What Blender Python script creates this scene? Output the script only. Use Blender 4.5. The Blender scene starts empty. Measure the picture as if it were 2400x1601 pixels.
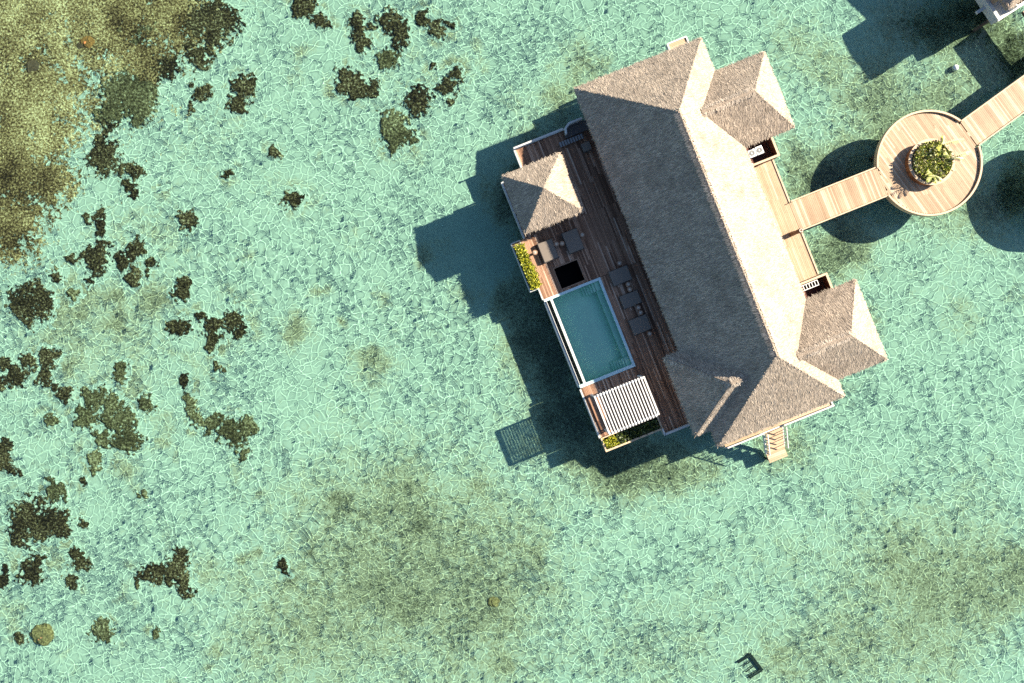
import bpy, math, random
import numpy as np
from mathutils import Vector, Matrix
random.seed(7); RNG = np.random.default_rng(11)
S = bpy.context.scene; COL = S.collection; R = math.radians
CAMZ, FPX = 58.05, 1667.0            # camera height over the water, focal length in px of the 2400 px frame
ZD, ZS = 2.45, -.42                  # deck level and sea bed level (water level is 0)
SUN_EL, SUN_AZ = R(32.5), R(23.8)
TH = R(21.8)

def W(px, py, z):
    k = (CAMZ - z) / FPX
    return ((px - 1200) * k, (800.5 - py) * k)

class Frame:
    def __init__(s, x, y, ang): s.x, s.y, s.t = x, y, ang; s.c, s.s = math.cos(ang), math.sin(ang)
    def to_w(s, a, b): return (s.x + a * s.c - b * s.s, s.y + a * s.s + b * s.c)
    def to_l(s, x, y):
        x -= s.x; y -= s.y
        return (x * s.c + y * s.s, -x * s.s + y * s.c)
V = Frame(0, 0, TH)                  # the villa's own axes
N0 = Frame(0, 0, 0)

# ---------------------------------------------------------------- objects
ORI = {}
def tag(o, label=None, cat=None, group=None, kind=None):
    if label: o['label'] = label
    if cat: o['category'] = cat
    if group: o['group'] = group
    if kind: o['kind'] = kind
    return o
def place(o, fr, a, b, z):
    x, y = fr.to_w(a, b); o.location = (x, y, z); o.rotation_euler = (0, 0, fr.t); ORI[o] = (a, b, z, fr)
def thing(name, label, cat, a, b, z, group=None, fr=V):
    o = bpy.data.objects.new(name, None); o.empty_display_size = .3; COL.objects.link(o)
    place(o, fr, a, b, z); return tag(o, label, cat, group)

class MB:
    def __init__(s): s.v, s.f = [], []
    def add(s, vs, fs):
        n = len(s.v); s.v += [tuple(p) for p in vs]; s.f += [tuple(i + n for i in f) for f in fs]
    def box(s, a0, a1, b0, b1, z0, z1):
        s.hexa([(a0, b0), (a1, b0), (a1, b1), (a0, b1)], z0, z1)
    def hexa(s, q, z0, z1): s.prism(q, z0, z1)
    def prism(s, q, z0, z1):
        n = len(q)
        s.add([(p[0], p[1], z0) for p in q] + [(p[0], p[1], z1) for p in q],
              [tuple(range(n - 1, -1, -1)), tuple(range(n, 2 * n))] + [(i, (i + 1) % n, n + (i + 1) % n, n + i) for i in range(n)])
    def bar(s, p, q, w, h):
        p, q = Vector(p), Vector(q); d = (q - p).normalized()
        u = d.cross(Vector((0, 0, 1)));  u = u.normalized() if u.length > 1e-4 else Vector((1, 0, 0))
        n = u.cross(d); u *= w / 2; n *= h / 2
        s.add([p - u - n, p + u - n, p + u + n, p - u + n, q - u - n, q + u - n, q + u + n, q - u + n],
              [(0, 1, 2, 3), (7, 6, 5, 4), (0, 4, 5, 1), (1, 5, 6, 2), (2, 6, 7, 3), (3, 7, 4, 0)])
    def tube(s, p, q, r0, r1=None, n=10):
        r1 = r0 if r1 is None else r1; p, q = Vector(p), Vector(q); d = (q - p).normalized()
        u = d.cross(Vector((0, 0, 1)));  u = u.normalized() if u.length > 1e-4 else Vector((1, 0, 0))
        v = d.cross(u); vs = []
        for c, r in ((p, r0), (q, r1)):
            for i in range(n):
                t = 2 * math.pi * i / n; vs.append(c + u * (r * math.cos(t)) + v * (r * math.sin(t)))
        s.add(vs, [tuple(range(n - 1, -1, -1)), tuple(range(n, 2 * n))] + [(i, (i + 1) % n, n + (i + 1) % n, n + i) for i in range(n)])
    def lathe(s, a, b, prof, n=20):
        vs = []; k = len(prof)
        for r, z in prof:
            for i in range(n):
                t = 2 * math.pi * i / n; vs.append((a + r * math.cos(t), b + r * math.sin(t), z))
        fs = [(j * n + i, j * n + (i + 1) % n, (j + 1) * n + (i + 1) % n, (j + 1) * n + i) for j in range(k - 1) for i in range(n)]
        fs += [tuple(range(n - 1, -1, -1)), tuple(range((k - 1) * n, k * n))]
        s.add(vs, fs)
    def ring(s, a, b, r0, r1, z0, z1, n=72, t0=0., t1=2 * math.pi):
        full = abs(t1 - t0 - 2 * math.pi) < 1e-6; m = n if full else n + 1; vs = []
        for i in range(m):
            t = t0 + (t1 - t0) * i / n
            for r, z in ((r0, z0), (r1, z0), (r1, z1), (r0, z1)): vs.append((a + r * math.cos(t), b + r * math.sin(t), z))
        fs = []
        for i in range(n):
            j = (i + 1) % m
            for k in range(4): fs.append((4 * i + k, 4 * i + (k + 1) % 4, 4 * j + (k + 1) % 4, 4 * j + k)[::-1])
        if not full: fs += [(0, 1, 2, 3), (4 * n + 3, 4 * n + 2, 4 * n + 1, 4 * n)]
        s.add(vs, fs)
    def build(s, name, m, parent=None, fr=V, at=None, smooth=False, bevel=0):
        o = bpy.data.objects.new(name, None if False else bpy.data.meshes.new(name)); COL.objects.link(o)
        if parent is not None:
            pa = ORI[parent]
            org = at or pa[:3]; fr = pa[3]
        else:
            org = at if at else (sum(p[0] for p in s.v) / len(s.v), sum(p[1] for p in s.v) / len(s.v), min(p[2] for p in s.v))
        ox, oy, oz = org
        o.data.from_pydata([(p[0] - ox, p[1] - oy, p[2] - oz) for p in s.v], [], s.f)
        o.data.materials.append(m); o.data.update()
        if smooth: o.data.polygons.foreach_set('use_smooth', [True] * len(o.data.polygons))
        if parent is None: place(o, fr, ox, oy, oz)
        else:
            o.parent = parent; o.location = (ox - pa[0], oy - pa[1], oz - pa[2]); ORI[o] = (ox, oy, oz, fr)
        if bevel:
            b = o.modifiers.new('bevel', 'BEVEL'); b.width = bevel; b.segments = 2; b.limit_method = 'ANGLE'
        o.cycles.is_caustics_receiver = True
        return o

def quads_object(name, verts, m, parent, faces=4):
    """many loose quads (thatch straws, leaves) as one mesh: verts (n*4,3) in the parent's frame"""
    pa = ORI[parent]; co = np.asarray(verts, np.float32).reshape(-1, 3) - np.array(pa[:3], np.float32)
    me = bpy.data.meshes.new(name); n = len(co)
    me.vertices.add(n); me.vertices.foreach_set('co', co.ravel())
    me.loops.add(n); me.loops.foreach_set('vertex_index', np.arange(n, dtype=np.int32))
    me.polygons.add(n // 4); me.polygons.foreach_set('loop_start', np.arange(0, n, 4, dtype=np.int32))
    me.update(calc_edges=True); me.materials.append(m)
    o = bpy.data.objects.new(name, me); COL.objects.link(o); o.parent = parent; ORI[o] = pa
    return o

def grid_object(name, xs, ys, Z, m, keep=None, loc=(0, 0, 0)):
    X, Y = np.meshgrid(xs, ys); ny, nx = X.shape
    co = np.stack([X.ravel() - loc[0], Y.ravel() - loc[1], Z.ravel() - loc[2]], 1).astype(np.float32)
    i = (np.arange(ny - 1)[:, None] * nx + np.arange(nx - 1)[None]).ravel()
    q = np.stack([i, i + 1, i + nx + 1, i + nx], 1).astype(np.int32)
    used = None
    if keep is not None:
        q = q[keep.ravel()[q].any(1)]; used = np.unique(q); mp = np.zeros(len(co), np.int32); mp[used] = np.arange(len(used)); q = mp[q]; co = co[used]
    me = bpy.data.meshes.new(name); me.vertices.add(len(co)); me.vertices.foreach_set('co', co.ravel())
    me.loops.add(q.size); me.loops.foreach_set('vertex_index', q.ravel())
    me.polygons.add(len(q)); me.polygons.foreach_set('loop_start', np.arange(0, q.size, 4, dtype=np.int32))
    me.polygons.foreach_set('use_smooth', np.ones(len(q), bool)); me.update(calc_edges=True); me.materials.append(m)
    o = bpy.data.objects.new(name, me); COL.objects.link(o); o.location = loc
    o.cycles.is_caustics_receiver = True
    return o, used

def bed_z(X, Y): return ZS + .06 * (fbm(X, Y, .6, 66, 3) - .5) * (np.abs(X) < 60)
def vnoise(X, Y, scale, seed):
    r = np.random.default_rng(seed).random((257, 257)); x = X * scale + 1000.3; y = Y * scale + 1000.7
    xi = np.floor(x).astype(int); yi = np.floor(y).astype(int); fx = x - xi; fy = y - yi
    fx = fx * fx * (3 - 2 * fx); fy = fy * fy * (3 - 2 * fy); xi %= 256; yi %= 256
    return (r[yi, xi] * (1 - fx) + r[yi, xi + 1] * fx) * (1 - fy) + (r[yi + 1, xi] * (1 - fx) + r[yi + 1, xi + 1] * fx) * fy
def fbm(X, Y, scale, seed, n=3, g=.55):
    t = 0; a = 1; s = 0
    for i in range(n): t = t + a * vnoise(X, Y, scale * 2 ** i, seed + i); s += a; a *= g
    return t / s

# ---------------------------------------------------------------- materials
def newmat(name):
    m = bpy.data.materials.new(name); m.use_nodes = True; nt = m.node_tree
    return m, nt, nt.nodes['Principled BSDF']
def node(nt, t, **kw):
    n = nt.nodes.new(t)
    for k, v in kw.items():
        if k in n.inputs.keys(): n.inputs[k].default_value = v
        else: setattr(n, k, v)
    return n
def ramp(nt, stops, fac):
    n = nt.nodes.new('ShaderNodeValToRGB'); e = n.color_ramp.elements
    while len(e) < len(stops): e.new(.5)
    for i, (p, c) in enumerate(stops): e[i].position = p; e[i].color = (*c, 1) if len(c) == 3 else c
    nt.links.new(fac, n.inputs[0]); return n.outputs[0]
def coords(nt, scale=(1, 1, 1), world=False):
    t = nt.nodes.new('ShaderNodeNewGeometry').outputs['Position'] if world else nt.nodes.new('ShaderNodeTexCoord').outputs['Object']
    mp = nt.nodes.new('ShaderNodeMapping'); mp.inputs['Scale'].default_value = scale; nt.links.new(t, mp.inputs[0]); return mp.outputs[0]
def noise(nt, vec, scale, detail=3, rough=.6):
    n = node(nt, 'ShaderNodeTexNoise', Scale=scale, Detail=detail, Roughness=rough); nt.links.new(vec, n.inputs['Vector']); return n.outputs['Fac']
def math_(nt, op, a, b):
    n = nt.nodes.new('ShaderNodeMath'); n.operation = op
    for i, x in enumerate((a, b)):
        if isinstance(x, (int, float)): n.inputs[i].default_value = x
        else: nt.links.new(x, n.inputs[i])
    return n.outputs[0]
def mix(nt, mode, fac, a, b):
    n = nt.nodes.new('ShaderNodeMix'); n.data_type = 'RGBA'; n.blend_type = mode
    for sock, x in ((n.inputs[0], fac), (n.inputs[6], a), (n.inputs[7], b)):
        if isinstance(x, (int, float)): sock.default_value = x
        elif isinstance(x, tuple): sock.default_value = (*x, 1)
        else: nt.links.new(x, sock)
    return n.outputs[2]

def plain(name, c, rough=.7, var=.25, scale=6, bump=0, spec=.3, stretch=(1, 1, 1)):
    m, nt, p = newmat(name); v = coords(nt, stretch)
    n = noise(nt, v, scale, 4)
    nt.links.new(ramp(nt, [(.25, tuple(x * (1 - var) for x in c)), (.75, tuple(min(1, x * (1 + var)) for x in c))], n), p.inputs['Base Color'])
    p.inputs['Roughness'].default_value = rough; p.inputs['Specular IOR Level'].default_value = spec
    if bump:
        b = node(nt, 'ShaderNodeBump', Strength=bump, Distance=.03); nt.links.new(n, b.inputs['Height']); nt.links.new(b.outputs[0], p.inputs['Normal'])
    return m
def planks_mat(name, stops, stretch, rough=.65, grain=.35):
    m, nt, p = newmat(name)
    rpi = nt.nodes.new('ShaderNodeNewGeometry').outputs['Random Per Island']
    base = ramp(nt, stops, rpi)
    g = noise(nt, coords(nt, stretch), 3, 5, .7)
    big = noise(nt, coords(nt), .35, 3)
    c = mix(nt, 'MULTIPLY', 1.0, base, ramp(nt, [(.3, (1 - grain,) * 3), (.7, (1 + grain * .5,) * 3)], g))
    c = mix(nt, 'MULTIPLY', .6, c, ramp(nt, [(.3, (.72, .7, .68)), (.7, (1.1, 1.1, 1.1))], big))
    nt.links.new(c, p.inputs['Base Color']); p.inputs['Roughness'].default_value = rough; p.inputs['Specular IOR Level'].default_value = .25
    b = node(nt, 'ShaderNodeBump', Strength=.25, Distance=.02); nt.links.new(g, b.inputs['Height']); nt.links.new(b.outputs[0], p.inputs['Normal'])
    return m
def straw_mat(name, c, var):
    m, nt, p = newmat(name)
    rpi = nt.nodes.new('ShaderNodeNewGeometry').outputs['Random Per Island']
    base = ramp(nt, [(0, tuple(x * (1 - var) for x in c)), (.55, c), (1, tuple(min(.9, x * (1 + var)) for x in c))], rpi)
    big = noise(nt, coords(nt), .55, 4, .65)
    cc = mix(nt, 'MULTIPLY', 1.0, base, ramp(nt, [(.3, (.70, .69, .68)), (.5, (1, 1, 1)), (.7, (1.18, 1.16, 1.13))], big))
    nt.links.new(cc, p.inputs['Base Color']); p.inputs['Roughness'].default_value = .9; p.inputs['Specular IOR Level'].default_value = .1
    return m
def leaf_mat(name, cols):
    m, nt, p = newmat(name)
    rpi = nt.nodes.new('ShaderNodeNewGeometry').outputs['Random Per Island']
    nt.links.new(ramp(nt, [(i / (len(cols) - 1), c) for i, c in enumerate(cols)], rpi), p.inputs['Base Color'])
    p.inputs['Roughness'].default_value = .5
    return m

M = {}
M['thatch'] = straw_mat('thatch_straw', (.385, .315, .24), .4)
M['thatch_base'] = plain('thatch_bed', (.28, .225, .17), .95, .3, 14, .6, .05)
M['ridge'] = straw_mat('ridge_straw', (.44, .37, .29), .4)
M['deck'] = planks_mat('dark_deck_boards', [(0, (.14, .07, .04)), (.4, (.27, .145, .085)), (.75, (.38, .215, .13)), (.88, (.46, .28, .18)), (1, (.62, .44, .31))], (14, 1.2, 6))
M['deck_light'] = planks_mat('bleached_deck_boards', [(0, (.40, .275, .16)), (.4, (.46, .325, .195)), (.8, (.51, .37, .235)), (1, (.60, .46, .32))], (14, 1.2, 6), grain=.25)
M['jetty'] = planks_mat('jetty_boards', [(0, (.32, .21, .12)), (.3, (.385, .265, .16)), (.75, (.43, .305, .19)), (1, (.57, .45, .31))], (14, 1.2, 6), grain=.22)
M['beam'] = plain('under_deck_timber', (.10, .075, .055), .8, .3, 5)
M['trim'] = plain('grey_white_timber', (.50, .50, .46), .6, .2, 8, .1, stretch=(3, 3, 3))
M['white'] = plain('white_painted_timber', (.62, .60, .56), .5, .1, 9)
M['tan'] = plain('pale_edge_board', (.52, .39, .25), .7, .2, 7)
M['wall'] = plain('timber_wall', (.30, .21, .14), .7, .3, 6, stretch=(1, 1, 6))
M['redwood'] = plain('red_brown_cladding', (.105, .03, .018), .6, .4, 5, stretch=(9, 2, 2))
M['glass'] = plain('window_glass', (.03, .05, .06), .08, .1, 2, spec=.5)
M['tile'] = plain('teal_pool_tile', (.60, .95, .72), .6, .015, 9)
M['coping'] = plain('pale_blue_coping', (.50, .66, .66), .5, .10, 8)
M['pebble'] = plain('dark_pebbles', (.05, .05, .048), .7, .9, 22, .8)
M['black'] = plain('near_black', (.006, .006, .007), .9, .2, 5, spec=.05)
M['wicker'] = plain('dark_grey_weave', (.095, .088, .082), .85, .35, 40, .4, .1)
M['cushion'] = plain('taupe_cushion', (.185, .155, .125), .9, .12, 24, .2, .05)
M['wood_dark'] = plain('dark_turned_wood', (.13, .07, .04), .5, .4, 9)
M['stool'] = plain('brown_side_table_wood', (.26, .16, .10), .5, .3, 12)
M['cream'] = plain('cream_glaze', (.62, .55, .45), .5, .1, 9)
M['orange_wood'] = planks_mat('planter_staves', [(0, (.17, .075, .03)), (1, (.32, .15, .06))], (3, 3, 2))
M['soil'] = plain('dry_soil', (.22, .17, .12), .95, .5, 9, .5, .05)
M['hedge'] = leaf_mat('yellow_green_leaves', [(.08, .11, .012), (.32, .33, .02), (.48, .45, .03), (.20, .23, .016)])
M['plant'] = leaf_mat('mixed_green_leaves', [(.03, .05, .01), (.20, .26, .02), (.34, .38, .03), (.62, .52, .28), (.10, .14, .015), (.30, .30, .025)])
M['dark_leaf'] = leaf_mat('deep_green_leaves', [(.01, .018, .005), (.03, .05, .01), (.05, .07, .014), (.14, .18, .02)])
M['stem'] = plain('plant_stem', (.12, .09, .04), .8)
M['metal'] = plain('rusted_black_metal', (.012, .014, .014), .7, .5, 9)
M['appliance'] = plain('white_enamel', (.75, .75, .73), .35, .06, 5)
M['grille'] = plain('grey_grille', (.22, .22, .21), .5, .2, 30)
M['rock'] = plain('rust_brown_rock', (.36, .15, .05), .9, .6, 9, .6, .1)
M['golden'] = plain('golden_coral_rock', (.30, .20, .09), .9, .75, 7, .6, .1)

def bed_mats():
    # sand with weed: the share of weed comes from the sheet's own 'weed' attribute, broken up by noise
    m, nt, p = newmat('sand_with_weed'); v = coords(nt, world=True)
    at = nt.nodes.new('ShaderNodeAttribute'); at.attribute_name = 'weed'
    n1 = noise(nt, v, 1.3, 5, .72); n2 = noise(nt, v, 5.5, 3, .7)
    k = math_(nt, 'ADD', at.outputs['Fac'], math_(nt, 'MULTIPLY', math_(nt, 'SUBTRACT', n1, .5), 1.0))
    k = math_(nt, 'ADD', k, math_(nt, 'MULTIPLY', math_(nt, 'SUBTRACT', n2, .5), .8))
    n3 = noise(nt, v, 11, 2, .6); k2 = math_(nt, 'ADD', k, math_(nt, 'MULTIPLY', math_(nt, 'SUBTRACT', n3, .5), 1.1))
    sand = ramp(nt, [(.3, (.46, .47, .40)), (.7, (.56, .555, .465))], noise(nt, v, .5, 4))
    rubble = ramp(nt, [(.3, (.40, .33, .22)), (.7, (.60, .50, .35))], noise(nt, v, 2.4, 3, .7))
    weed = ramp(nt, [(.3, (.040, .034, .022)), (.5, (.12, .10, .062)), (.72, (.32, .27, .18))], noise(nt, v, 4.8, 3, .75))
    c1 = mix(nt, 'MIX', ramp(nt, [(.12, (0, 0, 0)), (.60, (1, 1, 1))], k), sand, rubble)
    nt.links.new(mix(nt, 'MIX', ramp(nt, [(.42, (0, 0, 0)), (1.0, (1, 1, 1))], k2), c1, weed), p.inputs['Base Color']); p.inputs['Roughness'].default_value = 1; p.inputs['Specular IOR Level'].default_value = 0
    M['sand'] = m
    for nm, st in (('coral_head_crust', [(.40, (.010, .006, .003)), (.50, (.045, .027, .014)), (.58, (.17, .11, .055)), (.68, (.70, .54, .34))]),
                   ('reef_flat_crust', [(.38, (.03, .016, .008)), (.465, (.19, .105, .048)), (.53, (.46, .285, .135)), (.63, (.95, .68, .40))]),
                   ('pale_coral_crust', [(.38, (.018, .013, .006)), (.48, (.085, .06, .03)), (.57, (.24, .18, .095)), (.68, (.75, .60, .38))])):
        m, nt, p = newmat(nm); v = coords(nt, world=True)
        n1 = noise(nt, v, 5.5, 3, .8)  # pale specks: crust mottling, plus fine caustic flecks put into the colour
        k = math_(nt, 'ADD', math_(nt, 'MULTIPLY', n1, .72), math_(nt, 'MULTIPLY', noise(nt, v, .45, 4, .6), .28))
        dk = nt.nodes.new('ShaderNodeAttribute'); dk.attribute_name = 'dark'; k = math_(nt, 'SUBTRACT', k, math_(nt, 'MULTIPLY', dk.outputs['Fac'], .075))
        cv = nt.nodes.new('ShaderNodeAttribute'); cv.attribute_name = 'cover'; wide = 1.5 if nm == 'reef_flat_crust' else 1.15
        e = math_(nt, 'ADD', math_(nt, 'MULTIPLY', cv.outputs['Fac'], 2.2 if nm != 'reef_flat_crust' else 1.5), math_(nt, 'MULTIPLY', math_(nt, 'SUBTRACT', noise(nt, v, 3.6, 4, .8), .5), 3.4))
        e = math_(nt, 'ADD', e, math_(nt, 'MULTIPLY', math_(nt, 'SUBTRACT', noise(nt, v, .9, 3), .5), 2.0))
        mask = ramp(nt, [(.30, (0, 0, 0)), (.62, (1, 1, 1))], math_(nt, 'ADD', e, .42))
        sand = ramp(nt, [(.3, (.46, .47, .40)), (.7, (.56, .555, .465))], noise(nt, v, .5, 4))
        nt.links.new(mix(nt, 'MIX', mask, sand, ramp(nt, st, k)), p.inputs['Base Color']); p.inputs['Roughness'].default_value = 1; p.inputs['Specular IOR Level'].default_value = 0
        M[nm] = m
bed_mats()

def water_mat(name, tint, ior=1.33):
    m = bpy.data.materials.new(name); m.use_nodes = True; nt = m.node_tree; nt.nodes.clear()
    g = nt.nodes.new('ShaderNodeBsdfGlass'); g.inputs['IOR'].default_value = ior; g.inputs['Roughness'].default_value = 0; g.inputs['Color'].default_value = (*tint, 1)
    o = nt.nodes.new('ShaderNodeOutputMaterial'); nt.links.new(g.outputs[0], o.inputs[0]); return m
M['lagoon'] = water_mat('lagoon_water', (.715, .97, .895))
def clear_water(name, tint):
    m = bpy.data.materials.new(name); m.use_nodes = True; nt = m.node_tree; nt.nodes.clear()
    t = nt.nodes.new('ShaderNodeBsdfTransparent'); t.inputs[0].default_value = (*tint, 1); g = nt.nodes.new('ShaderNodeBsdfGlossy'); g.inputs['Roughness'].default_value = .02
    f = nt.nodes.new('ShaderNodeFresnel'); f.inputs[0].default_value = 1.33; mx = nt.nodes.new('ShaderNodeMixShader'); o = nt.nodes.new('ShaderNodeOutputMaterial')
    nt.links.new(f.outputs[0], mx.inputs[0]); nt.links.new(t.outputs[0], mx.inputs[1]); nt.links.new(g.outputs[0], mx.inputs[2]); nt.links.new(mx.outputs[0], o.inputs[0]); return m
M['poolwater'] = clear_water('pool_water_clear', (.90, .985, .97))

# ---------------------------------------------------------------- water and sea bed
SP = .038
def axis(lo, hi, sp, far):
    core = np.arange(lo, hi + sp / 2, sp); out = []; x = hi; d = sp
    while x < far: d *= 1.25; x += d; out.append(x - hi)
    out = np.array(out); return np.concatenate([(lo - out)[::-1], core, hi + out])
def waves(X, Y, seed, kappa, lo, hi, n=34):
    rng = np.random.default_rng(seed); h = np.zeros(X.shape, np.float32); kap = 0
    X = X.astype(np.float32); Y = Y.astype(np.float32)
    for i in range(n):
        lam = rng.uniform(lo, hi); k = 2 * math.pi / lam; t = rng.uniform(0, 2 * math.pi); a = lam ** .5 / k ** 2
        h += a * np.cos(np.float32(k * math.cos(t)) * X + np.float32(k * math.sin(t)) * Y + np.float32(rng.uniform(0, 6.28))); kap += (a * k * k) ** 2 / 2
    return h * np.float32(kappa / math.sqrt(kap))
def crests(X, Y, seed, cell, sig, amp):
    # a chop of flat-bottomed cells with sharp wavelet crests between them: the crests focus the sun into a net on the bottom
    X = X.astype(np.float32); Y = Y.astype(np.float32)
    wx = X + 1.1 * cell * (fbm(X, Y, .9 / cell, seed, 2) - .5); wy = Y + 1.1 * cell * (fbm(X, Y, .9 / cell, seed + 5, 2) - .5)
    wx = wx + 2.4 * (vnoise(X, Y, .12, seed + 8) - .5); wy = wy + 2.4 * (vnoise(X, Y, .12, seed + 9) - .5)
    r = np.random.default_rng(seed).random((256, 256, 2)).astype(np.float32)
    gx = (wx / cell + 500).astype(np.float32); gy = (wy / cell + 500).astype(np.float32); ix = np.floor(gx).astype(np.int32); iy = np.floor(gy).astype(np.int32)
    f1 = np.full(X.shape, 9, np.float32); f2 = f1.copy()
    for j in (-1, 0, 1):
        for i in (-1, 0, 1):
            q = r[(iy + j) % 256, (ix + i) % 256]; d = np.hypot(ix + i + q[..., 0] - gx, iy + j + q[..., 1] - gy)
            f2 = np.minimum(f2, np.maximum(f1, d)); f1 = np.minimum(f1, d)
    d = (f2 - f1) * cell * .5; a = amp * (.35 + 1.3 * fbm(X, Y, .4, seed + 20, 3))
    return (a * np.exp(-(d / sig) ** 2)).astype(np.float32)
xs, ys = axis(-42.6, 42.6, SP, 420), axis(-28.6, 28.6, SP, 420)
X, Y = np.meshgrid(xs, ys)
fade = np.clip((46 - np.abs(X)) / 3, 0, 1) * np.clip((32 - np.abs(Y)) / 3, 0, 1)
Hw = (crests(X, Y, 3, .66, .063, .0105) + crests(X, Y, 43, 1.25, .085, .0095) + waves(X, Y, 9, .01, 1.2, 3.0, 16)) * fade
water, _ = grid_object('lagoon_water', xs, ys, Hw, M['lagoon']); tag(water, kind='structure')
water.cycles.is_caustics_caster = True; water.cycles.is_caustics_receiver = False
print('waves', float(np.gradient(Hw, axis=0).std() / SP))
del X, Y, Hw, fade

CR = {'A': (0, 0, 3.918), 'B': (600, 0, 3.918), 'C': (0, 400, 3.918), 'D': (0, 800, 3.918), 'E': (0, 1200, 3.91), 'F': (600, 1100, 3.129), 'G': (600, 400, 2.238), 'H': (1800, 1100, 1.788), 'P': (0, 0, 1)}
def cw(c, x, y, r, z=-.3):
    ox, oy, s = CR[c]; wx, wy = W(ox + x / s, oy + y / s, z); return wx, wy, r / s * (CAMZ - z) / FPX

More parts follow.
